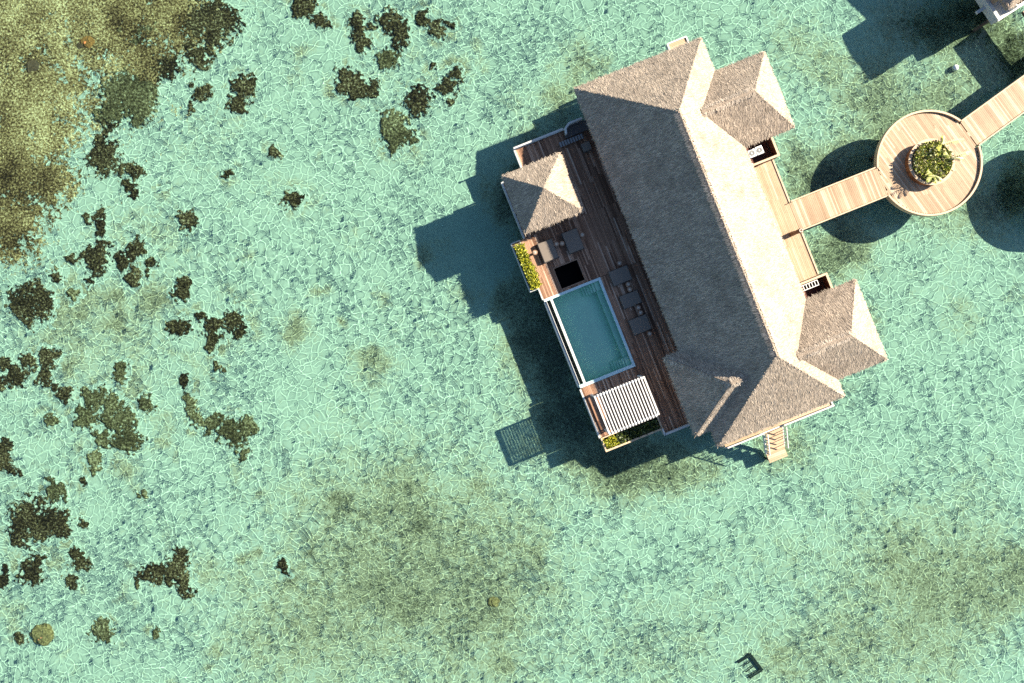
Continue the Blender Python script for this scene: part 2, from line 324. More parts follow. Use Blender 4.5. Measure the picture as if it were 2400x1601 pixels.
K = 'coral heads and patches on the sandy seabed'
HEADS = [
 ([('A', 1150, 850, 240), ('A', 1280, 980, 170), ('A', 1000, 1050, 120), ('A', 1330, 800, 120)], .6, 'large dark brown coral mass touching the right side of the olive reef flat'),
 ([('A', 930, 1430, 150)], .5, 'round dark coral head straight below the large coral mass beside the reef flat'),
 ([('A', 1850, 180, 230), ('A', 2050, 200, 170), ('A', 1980, 330, 120), ('A', 1850, 520, 110), ('A', 1760, 420, 60)], .5, 'wide dark coral mass cut by the top edge of the photo beside the reef flat'),
 ([('A', 2230, 850, 120), ('A', 2200, 990, 100), ('A', 2310, 770, 70)], .5, 'upright oblong coral head below the wide mass at the top edge'),
 ([('A', 1890, 860, 80), ('A', 1780, 760, 45), ('A', 1770, 990, 50)], .35, 'trio of small dark coral lumps left of the upright oblong coral head'),
 ([('A', 1500, 600, 140), ('A', 1360, 680, 120), ('A', 1290, 570, 70)], .4, 'elongated brown coral bank between the reef flat and the top edge coral mass'),
 ([('A', 1250, 300, 130), ('A', 1390, 250, 110), ('A', 1090, 260, 60)], .35, 'dark brown coral patch lying on the right part of the olive reef flat'),
 ([('A', 1000, 1130, 90), ('A', 920, 1270, 45)], .3, 'small dark tail of coral hanging below the large coral mass by the reef flat'),
 ([('B', 430, 30, 110), ('B', 480, 80, 80), ('B', 380, 110, 50)], .5, 'dark coral head cut by the top edge above the smallest round lump'),
 ([('B', 590, 200, 75), ('B', 680, 240, 35)], .4, 'small dark lump of coral just below the coral cut by the top edge'),
 ([('B', 920, 230, 90), ('B', 940, 330, 90), ('B', 1000, 400, 70), ('B', 1080, 250, 55), ('B', 1190, 160, 80), ('B', 1300, 250, 110), ('B', 1360, 340, 95)], .55, 'horseshoe shaped pair of dark coral heads joined by an arch near the top edge'),
 ([('B', 1540, 170, 75), ('B', 1670, 270, 85), ('B', 1800, 240, 45)], .4, 'broken diagonal string of dark coral right of the horseshoe shaped pair'),
 ([('B', 1200, 540, 100)], .45, 'olive coral head right under the opening of the horseshoe shaped pair'),
 ([('B', 840, 730, 115), ('B', 930, 830, 110), ('B', 1060, 830, 65), ('B', 760, 800, 50)], .5, 'wide loaf shaped dark coral head left of the perfectly round one'),
 ([('B', 1480, 910, 142)], .55, 'perfectly round dark coral head between the loaf shaped and the bean shaped head'),
 ([('B', 1830, 690, 88), ('B', 1750, 830, 92), ('B', 1640, 620, 35)], .5, 'bean shaped dark coral head nearest to the roof of the villa'),
 ([('B', 1260, 1120, 105), ('B', 1290, 1250, 120), ('B', 1400, 1270, 80), ('B', 1260, 1330, 60)], .45, 'loose greenish coral head below the perfectly round dark one'),
 ([('B', 180, 1410, 70)], .4, 'lone small coral lump on pale sand midway between reef flat and gazebo shadow'),
 ([('C', 300, 1220, 170), ('C', 400, 1200, 90), ('C', 200, 1230, 90), ('C', 240, 1390, 60)], .5, 'big dark mound of coral near the left edge below the reef flat'),
 ([('C', 1720, 460, 102)], .5, 'neat round coral head standing alone on bright sand right of the reef flat'),
 ([('C', 1250, 700, 95), ('C', 1150, 830, 95), ('C', 1220, 1010, 75), ('C', 1270, 900, 60)], .5, 'tall three lobed coral stack right of the brown dome'),
 ([('C', 870, 830, 140), ('C', 930, 710, 70), ('C', 670, 820, 45)], .5, 'brown dome of coral touching the left of the three lobed stack'),
 ([('C', 1400, 850, 65), ('C', 1360, 930, 35)], .35, 'small coral lump right of the three lobed stack'),
 ([('C', 1690, 1030, 70), ('C', 1680, 1130, 75)], .45, 'upright two lobed coral below and right of the three lobed stack'),
 ([('C', 920, 430, 65), ('C', 930, 540, 55), ('C', 810, 420, 55), ('C', 960, 640, 30)], .4, 'ragged T shaped coral above the brown dome'),
 ([('C', 510, 960, 70)], .35, 'little brown coral lump left of the brown dome'),
 ([('C', 680, 1120, 65), ('C', 700, 1180, 30)], .35, 'small greenish lump of coral right of the big mound by the left edge'),
 ([('C', 1180, 130, 60), ('C', 1210, 230, 55), ('C', 1250, 20, 70), ('C', 1130, 10, 60)], .4, 'drooping chain of small coral right of the lower reef flat'),
 ([('C', 2100, 10, 45)], .35, 'tiny dark coral speck on bright sand in line with the gazebo roof'),
 ([('C', 1630, 1440, 95), ('C', 1720, 1420, 50)], .4, 'mid sized dark coral left of the sickle shaped coral'),
 ([('C', 1950, 1440, 110), ('C', 2130, 1370, 120), ('C', 1870, 1330, 60), ('C', 2230, 1450, 70), ('C', 1980, 1560, 70), ('C', 1950, 1620, 60), ('C', 2000, 1800, 60)], .5, 'sickle shaped dark coral with a long tail pointing down'),
 ([('D', 450, 150, 95), ('D', 290, 190, 90), ('D', 130, 320, 105), ('D', 30, 230, 80), ('D', 20, 390, 60)], .5, 'long dark coral bank running in from the left edge at mid height'),
 ([('D', 410, 340, 80), ('D', 590, 500, 72), ('D', 500, 430, 40)], .45, 'pair of brown coral lumps in a slanting row under the long bank'),
 ([('D', 480, 720, 48)], .4, 'lone golden brown coral knob left of the huge coral patch'),
 ([('D', 1110, 290, 75)], .4, 'small brown knob at the top of the huge coral patch'),
 ([('D', 880, 540, 120), ('D', 800, 700, 110), ('D', 1020, 600, 120), ('D', 1180, 880, 130), ('D', 1000, 760, 110), ('D', 1130, 720, 100), ('D', 930, 880, 70), ('D', 1330, 570, 70)], .5, 'huge ragged coral patch left of centre below mid height'),
 ([('D', 900, 1080, 85), ('D', 870, 1180, 50)], .4, 'brown lump of coral at the lower left foot of the huge patch'),
 ([('D', 1700, 380, 55)], .35, 'small coral lump between the sickle shaped coral and the slanting bank'),
 ([('D', 1760, 580, 95), ('D', 1950, 740, 100), ('D', 2130, 830, 140), ('D', 2250, 780, 90), ('D', 2230, 1000, 55), ('D', 1800, 700, 70)], .5, 'slanting dark coral bank right of the huge coral patch'),
 ([('D', 30, 1000, 120), ('D', 60, 1130, 90), ('D', 170, 1180, 40)], .5, 'dark coral cut by the left edge between the long bank and the big lower cluster'),
 ([('D', 520, 1370, 90), ('D', 600, 1440, 50), ('D', 470, 1290, 40)], .4, 'olive coral lump on top of the big lower left cluster'),
 ([('D', 760, 1290, 36)], .3, 'tiny coral knob right above the big lower left cluster'),
 ([('D', 1310, 1410, 42)], .3, 'very small dark coral speck below the huge coral patch'),
 ([('E', 280, 60, 190), ('E', 470, 80, 150), ('E', 230, 220, 120), ('E', 390, 190, 80), ('E', 590, 170, 70)], .5, 'big lower left cluster of brown coral by the left edge'),
 ([('E', 290, 560, 110), ('E', 360, 470, 60)], .5, 'brown coral mound under the big lower left cluster'),
 ([('E', 740, 480, 95), ('E', 680, 640, 75), ('E', 700, 380, 60)], .45, 'upright dark coral right of the brown mound under the lower left cluster'),
 ([('E', 750, 105, 48)], .35, 'small dark coral knob at the right of the big lower left cluster'),
 ([('E', 1350, 580, 85), ('E', 1600, 530, 120), ('E', 1710, 680, 95), ('E', 1640, 400, 85), ('E', 1470, 560, 70), ('E', 1290, 640, 50)], .5, 'boomerang shaped dark coral near the bottom of the photo'),
 ([('E', 950, 1100, 105), ('E', 980, 1020, 60)], .45, 'fuzzy greenish coral head in line with the golden boulder near the bottom'),
 ([('E', 200, 1160, 48)], .35, 'small dark lump just left of the golden boulder'),
 ([('E', 1430, 1105, 45)], .35, 'tiny coral ring right of the fuzzy greenish head near the bottom'),
 ([('E', 0, 640, 70), ('E', 20, 540, 40)], .45, 'coral lump cut by the left edge beside the brown mound'),
 ([('F', 200, 690, 42), ('F', 225, 740, 28)], .4, 'isolated little dark tuft of coral on the sand in the lower middle'),
 ([('P', 690, 466, 24)], .35, 'small dark coral tuft alone left of the gazebo shadow'),
]
FAINT = [  # weed lying on the sand: crop, x, y, radius, strength
 ('P', 900, 1300, 400, .11), ('P', 1250, 1450, 330, .09), ('P', 700, 1500, 260, .10), ('P', 1550, 1500, 300, .09), ('P', 2000, 1450, 330, .10), ('P', 2250, 1250, 260, .09), ('P', 1000, 1150, 260, .09), ('P', 2150, 330, 260, .12), ('P', 1950, 250, 200, .11), ('P', 1950, 650, 160, .12), ('P', 560, 1380, 160, .08), ('P', 150, 700, 200, .15), ('P', 250, 900, 250, .10), ('P', 450, 600, 200, .09), ('P', 200, 1350, 200, .08),
 ('P', 950, 1330, 250, 0.211), ('P', 1120, 1400, 170, 0.186), ('P', 820, 1230, 150, 0.149), ('P', 960, 1410, 55, 0.236), ('P', 1180, 1420, 70, 0.136), ('P', 1000, 1180, 140, 0.136), ('P', 700, 1480, 150, 0.136),
 ('P', 870, 1380, 40, 0.25), ('P', 1080, 1560, 170, 0.136), ('P', 1250, 1250, 110, 0.124), ('P', 620, 1500, 120, 0.124), ('P', 980, 1220, 50, 0.186),
 ('P', 2150, 1400, 160, 0.248), ('P', 2250, 1330, 120, 0.217), ('P', 2390, 1340, 65, 0.465), ('P', 2340, 1440, 80, 0.248), ('P', 1960, 1500, 130, 0.217), ('P', 1830, 1570, 90, 0.217), ('P', 1560, 1560, 120, 0.198), ('P', 2090, 1280, 110, 0.155),
 ('P', 2200, 1560, 120, 0.186), ('P', 1850, 1310, 70, 0.124), ('P', 2330, 1130, 110, 0.124), ('P', 2250, 740, 50, 0.3), ('P', 2370, 700, 60, 0.25),
 ('P', 1260, 560, 70, .5), ('P', 1300, 700, 85, .75), ('P', 1230, 800, 60, .55), ('P', 1300, 850, 90, .8), ('P', 1330, 980, 90, .8), ('P', 1430, 1090, 80, .8), ('P', 1540, 1080, 80, .6), ('P', 1210, 450, 70, .75), ('P', 1270, 340, 60, .6), ('P', 1330, 270, 60, .45), ('P', 1190, 700, 50, .6), ('P', 1640, 1100, 60, .4),
 ('P', 1380, 150, 70, .42), ('P', 1310, 220, 45, .35), ('P', 1200, 240, 40, .25), ('P', 1960, 400, 70, .75), ('P', 1900, 440, 50, .5), ('P', 1860, 380, 45, .35), ('P', 1940, 620, 60, .5), ('P', 1990, 570, 60, .5), ('P', 1900, 780, 50, .3), ('P', 2040, 770, 60, .35), ('P', 1960, 900, 60, .3), ('P', 2100, 300, 80, .4), ('P', 2020, 240, 60, .3), ('P', 2300, 180, 90, .35), ('P', 2200, 240, 70, .3),
 ('P', 2100, 70, 70, .4), ('P', 2200, 60, 70, .65), ('P', 2290, 30, 60, .95), ('P', 2380, 120, 60, .95), ('P', 2060, 170, 50, .4), ('P', 2330, 500, 60, .55), ('P', 2390, 450, 60, .75), ('P', 2230, 480, 70, .35), ('P', 1880, 1060, 50, .35), ('P', 1800, 1050, 60, .35), ('P', 1860, 90, 70, .3), ('P', 1940, 160, 60, .3),
 ('P', 150, 300, 120, .34), ('P', 200, 230, 110, .30), ('P', 60, 640, 90, .30), ('P', 330, 560, 80, .22), ('P', 110, 620, 60, .25), ('P', 300, 760, 110, .24), ('P', 480, 300, 90, .22), ('P', 400, 100, 60, .4), ('P', 130, 740, 90, .2),
 ('B', 430, 570, 90, .40), ('B', 400, 780, 120, .30), ('B', 1960, 440, 90, .36), ('B', 2050, 560, 50, .3), ('B', 580, 1450, 60, .32), ('B', 1480, 500, 90, .25), ('B', 1400, 1330, 180, .25), ('B', 500, 450, 60, .22), ('B', 1100, 780, 120, .2),
 ('C', 1450, 130, 110, .42), ('C', 1040, 1180, 90, .38), ('C', 1450, 1220, 130, .45), ('C', 2200, 1120, 110, .32), ('C', 800, 1320, 60, .35), ('C', 1050, 1420, 90, .32), ('C', 2150, 330, 60, .3), ('C', 830, 1080, 90, .35), ('C', 2300, 760, 60, .3), ('C', 1690, 760, 50, .3), ('C', 2100, 920, 40, .3),
 ('D', 700, 170, 80, .42), ('D', 1330, 560, 120, .42), ('D', 1150, 470, 200, .30), ('D', 1400, 900, 130, .40), ('D', 1200, 1180, 150, .40), ('D', 730, 950, 60, .35), ('D', 1540, 720, 90, .28), ('D', 1650, 1030, 70, .28), ('D', 2170, 1180, 110, .3), ('D', 1330, 1380, 80, .3), ('D', 1580, 100, 70, .3), ('D', 60, 880, 80, .3), ('D', 1800, 170, 80, .3),
 ('E', 100, 880, 120, .36), ('E', 200, 1020, 90, .36), ('E', 500, 430, 150, .36), ('E', 1150, 780, 70, .3), ('E', 1210, 900, 60, .25), ('E', 1900, 560, 150, .26), ('E', 2200, 620, 130, .24), ('E', 640, 1240, 50, .3), ('E', 1060, 1290, 90, .25), ('E', 650, 1380, 90, .22), ('E', 2000, 1240, 80, .36), ('E', 1950, 1420, 60, .35), ('E', 1550, 1530, 90, .3), ('E', 1180, 500, 80, .42), ('E', 540, 1090, 50, .35), ('E', 1750, 380, 70, .35), ('E', 2300, 410, 60, .4), ('E', 230, 180, 240, .25),
 ('F', 230, 800, 80, .32), ('F', 460, 590, 40, .4), ('F', 660, 230, 90, .36), ('F', 60, 220, 50, .4), ('F', 2060, 590, 130, .3), ('F', 2160, 870, 90, .3), ('F', 1230, 420, 80, .35), ('F', 1850, 1450, 120, .35), ('F', 1610, 170, 60, .3), ('F', 1100, 90, 130, .25),
 ('G', 250, 150, 70, .45), ('G', 340, 640, 40, .42), ('G', 470, 805, 30, .5), ('G', 640, 660, 60, .36), ('G', 220, 840, 80, .36), ('G', 550, 330, 120, .2), ('G', 1000, 420, 70, .25), ('G', 880, 420, 60, .35), ('G', 860, 470, 45, .35), ('G', 70, 80, 120, .2), ('G', 600, 1000, 120, .2), ('P', 870, 850, 50, .36), ('P', 700, 770, 40, .3), ('P', 1090, 690, 40, .3)]
xs, ys = axis(-46, 46, .22, 430), axis(-32, 32, .22, 430)
X, Y = np.meshgrid(xs, ys)
weed = np.zeros(X.shape)
wx = X + 1.3 * (fbm(X, Y, .5, 5) - .5) * 2; wy = Y + 1.3 * (fbm(X, Y, .5, 25) - .5) * 2
for c, x, y, r, s in FAINT:
    cx, cy, cr = cw(c, x, y, r, ZS); d2 = ((wx - cx) ** 2 + (wy - cy) ** 2) / cr ** 2
    weed = np.maximum(weed, 0) + 1.25 * s * np.exp(-d2 * 1.1) * (1 - .5 * np.clip(weed, 0, 1))
for lob, H_, lab_ in HEADS:
    for c, x, y, r in lob:
        cx, cy, cr = cw(c, x, y, r, ZS); d2 = ((wx - cx) ** 2 + (wy - cy) ** 2) / (cr * 1.25 + .2) ** 2
        weed = np.maximum(weed, .62 * np.exp(-d2 ** 1.5))
weed = weed + .28 * (fbm(X, Y, .22, 55, 4) - .5)
bed, _ = grid_object('sandy_seabed', xs, ys, bed_z(X, Y), M['sand']); tag(bed, kind='structure')
at = bed.data.attributes.new('weed', 'FLOAT', 'POINT'); at.data.foreach_set('value', weed.astype(np.float32).ravel())

# ---------------------------------------------------------------- coral
def crust(name, lobes, H, seed, m, sp=.07, z0=ZS, rough=.42, lump=.13, edge=.30, soft=.42, dark=()):
    P = [cw(*l) for l in lobes]; mg = max(p[2] for p in P) * .75 + .4
    x0, x1 = min(p[0] - p[2] for p in P) - mg, max(p[0] + p[2] for p in P) + mg
    y0, y1 = min(p[1] - p[2] for p in P) - mg, max(p[1] + p[2] for p in P) + mg
    sp = max(sp, math.sqrt((x1 - x0) * (y1 - y0) / 60000))
    X, Y = np.meshgrid(np.arange(x0, x1, sp), np.arange(y0, y1, sp))
    q = sp * 0 + .35 + .25 * min(1.5, mg)
    dx = X + q * (fbm(X, Y, .9, seed) - .5) * 2; dy = Y + q * (fbm(X, Y, .9, seed + 50) - .5) * 2
    f = np.full(X.shape, -9.)
    for cx, cy, r in P: f = np.maximum(f, 1 - np.hypot(dx - cx, dy - cy) / r)
    f = f + rough * 2 * (fbm(X, Y, 1.6, seed + 9, 3, .7) - .5) + .55 * (vnoise(X, Y, 4.5, seed + 12) - .5) + .45 * (vnoise(X, Y, 8.5, seed + 13) - .5)
    g = np.clip(f, 0, None); h = H * np.sqrt(g / (g + edge))
    Z = bed_z(X, Y) + .012 + .03 * np.clip((f + .5) / .5, 0, 1) + h + lump * (fbm(X, Y, 4.2, seed + 30, 3, .75) - .3) * np.clip(f * 4, 0, 1)
    cx, cy = float((x0 + x1) / 2), float((y0 + y1) / 2)
    o, used = grid_object(name, np.arange(x0, x1, sp)[:X.shape[1]], np.arange(y0, y1, sp)[:X.shape[0]], Z, m, keep=f > -soft, loc=(cx, cy, z0))
    dk = np.zeros(X.shape)
    for l in dark: ax, ay, ar = cw(*l); dk = np.maximum(dk, np.exp(-((dx - ax) ** 2 + (dy - ay) ** 2) / ar ** 2))
    for nm, arr in (('cover', f), ('dark', dk)):
        at = o.data.attributes.new(nm, 'FLOAT', 'POINT'); at.data.foreach_set('value', arr.ravel()[used].astype(np.float32))
    return o

reef = crust('reef_flat', [('P', 0, 0, 330), ('P', 250, 20, 190), ('P', 60, 230, 170), ('P', 30, 380, 130), ('P', 20, 520, 95), ('P', 110, 430, 70), ('P', 400, 30, 110), ('P', 120, 330, 50), ('P', 330, 150, 70)], .20, 400, M['reef_flat_crust'], rough=.40, lump=.07, edge=.25, soft=.55,
    dark=[('P', 60, 460, 75), ('P', 110, 420, 45), ('P', 280, 65, 35), ('P', 330, 95, 60), ('P', 75, 155, 28), ('P', 40, 560, 55), ('P', 130, 490, 40), ('P', 380, 150, 55), ('P', 20, 430, 60), ('P', 200, 420, 25), ('P', 440, 60, 50), ('P', 160, 105, 14)])
tag(reef, kind='structure')
for i, (lob, H, lab) in enumerate(HEADS):
    o = crust('coral_head', lob, H * .46, 1000 + 17 * i, M['pale_coral_crust' if any(w in lab for w in ('greenish', 'olive', 'huge', 'fuzzy')) else 'coral_head_crust'])
    tag(o, lab, 'coral', K)
def boulder(px, py, r, h, m, lab, seed, z=ZS):
    x, y, rr = cw('P', px, py, r, z + h * .6); bm = bmesh_ico(4); co = np.array(bm[0])
    n = 1 + .32 * (fbm(co[:, 0] * 1.0 + co[:, 2], co[:, 1] - co[:, 2], 2.2, seed, 3) - .5) * 2
    co = co * n[:, None] * np.array([rr, rr * .9, h]); mb = MB(); mb.add([(p[0] + x, p[1] + y, p[2] + z + h * .25) for p in co], bm[1])
    return tag(mb.build('boulder', m, fr=N0, smooth=True), lab, 'boulder')
def bmesh_ico(sub):
    import bmesh
    b = bmesh.new(); bmesh.ops.create_icosphere(b, subdivisions=sub, radius=1); b.verts.ensure_lookup_table()
    r = ([tuple(v.co) for v in b.verts], [tuple(v.index for v in f.verts) for f in b.faces]); b.free(); return r
boulder(205, 100, 17, .34, M['rock'], 'rust orange boulder sticking out of the olive reef flat', 31)
boulder(191, 108, 11, .28, M['wood_dark'], 'small dark boulder touching the left of the rust orange boulder', 35)
boulder(80, 155, 24, .24, M['wood_dark'], 'low dark reddish boulder on the reef flat near the left edge', 37)
boulder(99, 1489, 27, .32, M['golden'], 'golden brown round boulder on the sand near the bottom left corner', 41)
boulder(1157, 1410, 13, .2, M['golden'], 'small tan boulder with a dark rim on the weedy bottom right of centre', 43)

# ---------------------------------------------------------------- thatch
def face_straw(poly, dens, rng, out, ln=(.20, .44), wd=(.022, .055), lift=(-.02, .03), eave=True, jit=.26):
    P = [Vector(p) for p in poly]; n = (P[1] - P[0]).cross(P[2] - P[0]).normalized()
    if n.z < 0: n = -n
    d = Vector((0, 0, -1)); d = (d - n * d.dot(n)).normalized(); u = n.cross(d)
    pts = []
    for i in range(1, len(P) - 1):
        A, B, C_ = P[0], P[i], P[i + 1]; k = int((B - A).cross(C_ - A).length / 2 * dens)
        r1 = np.sqrt(rng.random(k)); r2 = rng.random(k)
        pts.append(np.outer(1 - r1, A) + np.outer(r1 * (1 - r2), B) + np.outer(r1 * r2, C_))
    if eave:
        e = P[1] - P[0]; k = int(e.length * 34); t = rng.random(k)
        pts.append(np.array(P[0]) + np.outer(t, e) - np.outer(rng.uniform(.0, .35, k), d) - np.outer(rng.uniform(0, .22, k), n))
    p = np.concatenate(pts); k = len(p); a = rng.normal(0, jit, k)
    n_, d_, u_ = np.array(n), np.array(d), np.array(u)
    dd = np.outer(np.cos(a), d_) + np.outer(np.sin(a), u_); uu = np.outer(np.cos(a), u_) - np.outer(np.sin(a), d_)
    L = rng.uniform(*ln, k)[:, None]; w = rng.uniform(*wd, k)[:, None] / 2; tw = rng.normal(0, .2, k)[:, None]
    uu = uu * np.cos(tw) + n_ * np.sin(tw)
    base = p - dd * L * .35 + n_ * .01; tip = p + dd * L * .65 + n_ * rng.uniform(*lift, k)[:, None]
    out.append(np.stack([base - uu * w, base + uu * w, tip + uu * w * .5, tip - uu * w * .5], 1))
def hip_roof(name, parent, faces, dens=150, th=.28, m='thatch', label=None):
    """faces: polygons whose first two points are the eave edge; a thick bed under them plus the straw"""
    rng = np.random.default_rng(abs(hash(name + str(faces[0][0]))) % 9999 if False else int(abs(faces[0][0][0] * 97 + faces[0][0][1] * 31)) + len(faces))
    mb = MB()
    for f in faces:
        k = len(f); mb.add(f, [tuple(range(k))])
        e0, e1 = f[0], f[1]
        mb.add([e0, e1, (e1[0], e1[1], e1[2] - th), (e0[0], e0[1], e0[2] - th)], [(3, 2, 1, 0)])
        mb.add([(p[0], p[1], p[2] - th) for p in f], [tuple(range(k - 1, -1, -1))])
    bed_ = mb.build(name, M['thatch_base'], parent)
    out = []
    for f in faces: face_straw(f, dens, rng, out)
    quads_object('straw_cover', np.concatenate(out), M[m], bed_)
    return bed_
def ridge_cap(parent, p, q, seed, w=.26, dens=150, m='ridge'):
    rng = np.random.default_rng(seed); p, q = Vector(p), Vector(q); e = q - p
    mb = MB(); prof = [(-w, -w * .75), (-w * .5, -.02), (0, .07), (w * .5, -.02), (w, -w * .75)]
    u = e.cross(Vector((0, 0, 1))).normalized(); vs = []
    for c in (p, q):
        for a, z in prof: vs.append(c + u * a + Vector((0, 0, z)))
    mb.add(vs, [(i, i + 1, 6 + i, 5 + i) for i in range(4)] + [(0, 5, 9, 4), (4, 3, 2, 1, 0), (5, 6, 7, 8, 9)])
    cap = mb.build('ridge_cap', M['thatch_base'], parent)
    k = int(e.length * dens); t = rng.random(k); s = rng.choice([-1, 1], k)[:, None]
    un, ez = np.array(u), np.array([0, 0, 1.]); en = np.array(e.normalized())
    b = np.array(p) + np.outer(t, e) + ez * .06 + un * s * rng.uniform(0, w * .7, k)[:, None] - ez * rng.uniform(0, .04, k)[:, None]
    d = (un * s * .8 - ez * .45) + en * rng.normal(0, .25, k)[:, None]; L = rng.uniform(.16, .34, k)[:, None]; wd = rng.uniform(.02, .05, k)[:, None]
    quads_object('ridge_straw', np.stack([b - en * wd / 2, b + en * wd / 2, b + d * L + en * wd / 3, b + d * L - en * wd / 3], 1), M[m], cap)

# ---------------------------------------------------------------- the villa
EZ, RZ = ZD + 2.6, ZD + 7.33
villa = thing('thatched_villa', 'large overwater villa with a long hipped thatch roof and two thatched annexes', 'villa', 16.4, 1.4, ZD)
A0, A1, B0, B1, RB0, RB1, RA = 11.3, 21.5, -13.0, 15.8, -7.55, 10.3, 16.32
r0, r1 = (RA, RB0, RZ), (RA, RB1, RZ); c00, c10, c11, c01 = (A0, B0, EZ), (A1, B0, EZ), (A1, B1, EZ), (A0, B1, EZ)
main = hip_roof('main_roof', villa, [(c10, c11, r1, r0), (c01, c00, r0, r1), (c00, c10, r0), (c11, c01, r1)])
def wing(side, aout, b0, b1, nm):
    h = (b1 - b0) / 2; bc = (b0 + b1) / 2; sl = (RZ - EZ) / (RA - A0); z = EZ + h * sl; s = 1 if side > 0 else -1
    ap = (aout - s * h, bc, z); edge = A1 if s > 0 else A0
    inn = (edge - s * (h + .35), bc, z); e0, e1 = (aout, b0, EZ), (aout, b1, EZ); i0, i1 = (edge - s * .35, b0, EZ), (edge - s * .35, b1, EZ)
    fs = [(e0, e1, ap), (i0, e0, ap, inn), (e1, i1, inn, ap)] if s > 0 else [(e1, e0, ap), (e0, i0, inn, ap), (i1, e1, ap, inn)]
    rf = hip_roof(nm, villa, fs); ridge_cap(villa, ap, (inn[0] + s * .3, bc, z), int(b0 * 10) + 300); return rf, ap, e0, e1
wing(1, 25.5, 7.0, 13.1, 'annex_roof'); wing(1, 25.5, -11.65, -5.2, 'annex_roof')
_, wap, we0, we1 = wing(-1, 10.05, -11.62, -5.3, 'wing_roof')
ridge_cap(villa, r0, r1, 77, .30)
for q, sd_ in ((we0, 81), (we1, 82)): ridge_cap(villa, wap, (q[0] + (wap[0] - q[0]) * .03, q[1] + (wap[1] - q[1]) * .03, q[2] + .08), sd_, .17, 120)
wm = MB()
def walls(mb, a0, a1, b0, b1, t=.15, z1=EZ - .1):
    mb.box(a0, a1, b0, b0 + t, ZD, z1); mb.box(a0, a1, b1 - t, b1, ZD, z1); mb.box(a0, a0 + t, b0 + t, b1 - t, ZD, z1); mb.box(a1 - t, a1, b0 + t, b1 - t, ZD, z1)
walls(wm, 12.5, 20.4, -11.9, 14.7); walls(wm, 20.4, 24.5, 8.0, 12.1); walls(wm, 20.4, 24.5, -10.65, -6.2); walls(wm, 11.0, 12.5, -10.7, -6.2)
wm.build('wall', M['wall'], villa)
for b0, b1 in ((-4.6, -1.4), (-.6, 2.6), (3.4, 6.6), (7.4, 10.6)):
    mb = MB(); mb.box(12.44, 12.49, b0, b1, ZD + .05, ZD + 2.3); d = mb.build('sliding_door', M['glass'], villa)
    mb = MB(); mb.box(12.40, 12.47, b0 - .08, b0, ZD, ZD + 2.38); mb.box(12.40, 12.47, b1, b1 + .08, ZD, ZD + 2.38); mb.box(12.40, 12.47, b0, b1, ZD + 2.3, ZD + 2.38); mb.build('door_frame', M['white'], d)
mb = MB(); mb.box(20.41, 20.47, 1.9, 3.4, ZD + .02, ZD + 2.2); d = mb.build('front_door', M['wood_dark'], villa)

# ---------------------------------------------------------------- decks
def planks(mb, a0, a1, b0, b1, z=ZD, w=.125, along='b', gap=.012, th=.045, seg=(2.4, 4.2), cut=None):
    lo, hi, s0, s1 = (a0, a1, b0, b1) if along == 'b' else (b0, b1, a0, a1)
    k = max(1, round((hi - lo) / w)); w = (hi - lo) / k
    for i in range(k):
        t = s0 - random.uniform(0, 2.0)
        while t < s1 - .02:
            t2 = t + random.uniform(*seg); p, q = max(t, s0), min(t2, s1)
            if s1 - q < .5: q = s1; t2 = s1
            u0, u1 = lo + i * w + gap / 2, lo + (i + 1) * w - gap / 2; dz = random.uniform(-.003, .003)
            if along == 'b': mb.box(u0, u1, p + .004, q - .004, z - th, z + dz)
            else: mb.box(p + .004, q - .004, u0, u1, z - th, z + dz)
            t = t2
deck = thing('pool_deck', 'dark timber deck of long boards between the villa and the pool', 'deck', 8, 1, ZD)
T0, T1, U0, U1 = 5.09, 7.13, 2.32, 4.10           # the black square opening
mb = MB()
planks(mb, 5.8, 12.4, 7.1, 13.8); planks(mb, 3.95, 5.8, 7.1, 11.7)
planks(mb, 3.52, T0 - .05, 2.12, 7.1); planks(mb, T1 + .05, 12.4, 2.12, 7.1); planks(mb, T0 - .05, T1 + .05, U1 + .05, 7.1); planks(mb, T0 - .05, T1 + .05, 2.12, U0 - .05)
planks(mb, 8.27, 12.4, -11.05, 2.1); planks(mb, 3.64, 8.27, -9.55, -5.4)
mb.build('deck_boards', M['deck'], deck)
mb = MB()
for q in ((5.85, 12.4, 7.1, 13.75), (4.0, 5.8, 7.1, 11.65), (3.57, T0 - .12, 2.17, 7.05), (T1 + .12, 12.4, 2.17, 7.05), (T0 - .12, T1 + .12, U1 + .12, 7.05), (T0 - .12, T1 + .12, 2.17, U0 - .12), (8.3, 12.4, -11.0, 2.05), (3.7, 8.27, -9.5, -5.45)):
    mb.box(*q, ZD - .32, ZD - .05)
mb.build('deck_frame', M['beam'], deck)
mb = MB()     # edge boards: pale weathered kerbs along the seaward edges
for q in ((5.66, 5.79, 11.9, 13.93), (5.79, 12.0, 13.81, 13.93), (3.80, 3.94, 7.1, 11.85), (3.94, 5.66, 11.72, 11.85), (3.40, 3.51, 2.12, 3.0), (3.50, 3.63, -9.55, -5.45), (8.42, 10.4, -11.17, -11.06), (8.30, 8.42, -11.17, -10.7)):
    mb = MB(); mb.box(*q, ZD - .42, ZD + .10); mb.build('edge_board', M['trim'], deck)
mb = MB(); z = ZD + .34       # low rail at the foot of the deck
for i in range(6):
    a = 8.5 + i * .52; mb.box(a, a + .06, -11.16, -11.08, ZD + .1, z)
mb.box(8.36, 11.3, -11.2, -11.05, z, z + .05); mb.box(8.28, 8.40, -11.2, -10.62, z, z + .05); mb.box(8.31, 8.37, -10.7, -10.62, ZD + .1, z)
mb.build('low_rail', M['trim'], deck)
mb = MB()     # rail along the top edge
for i in range(8):
    a = 5.72 + i * .75; mb.box(a, a + .05, 13.84, 13.90, ZD + .1, ZD + .42)
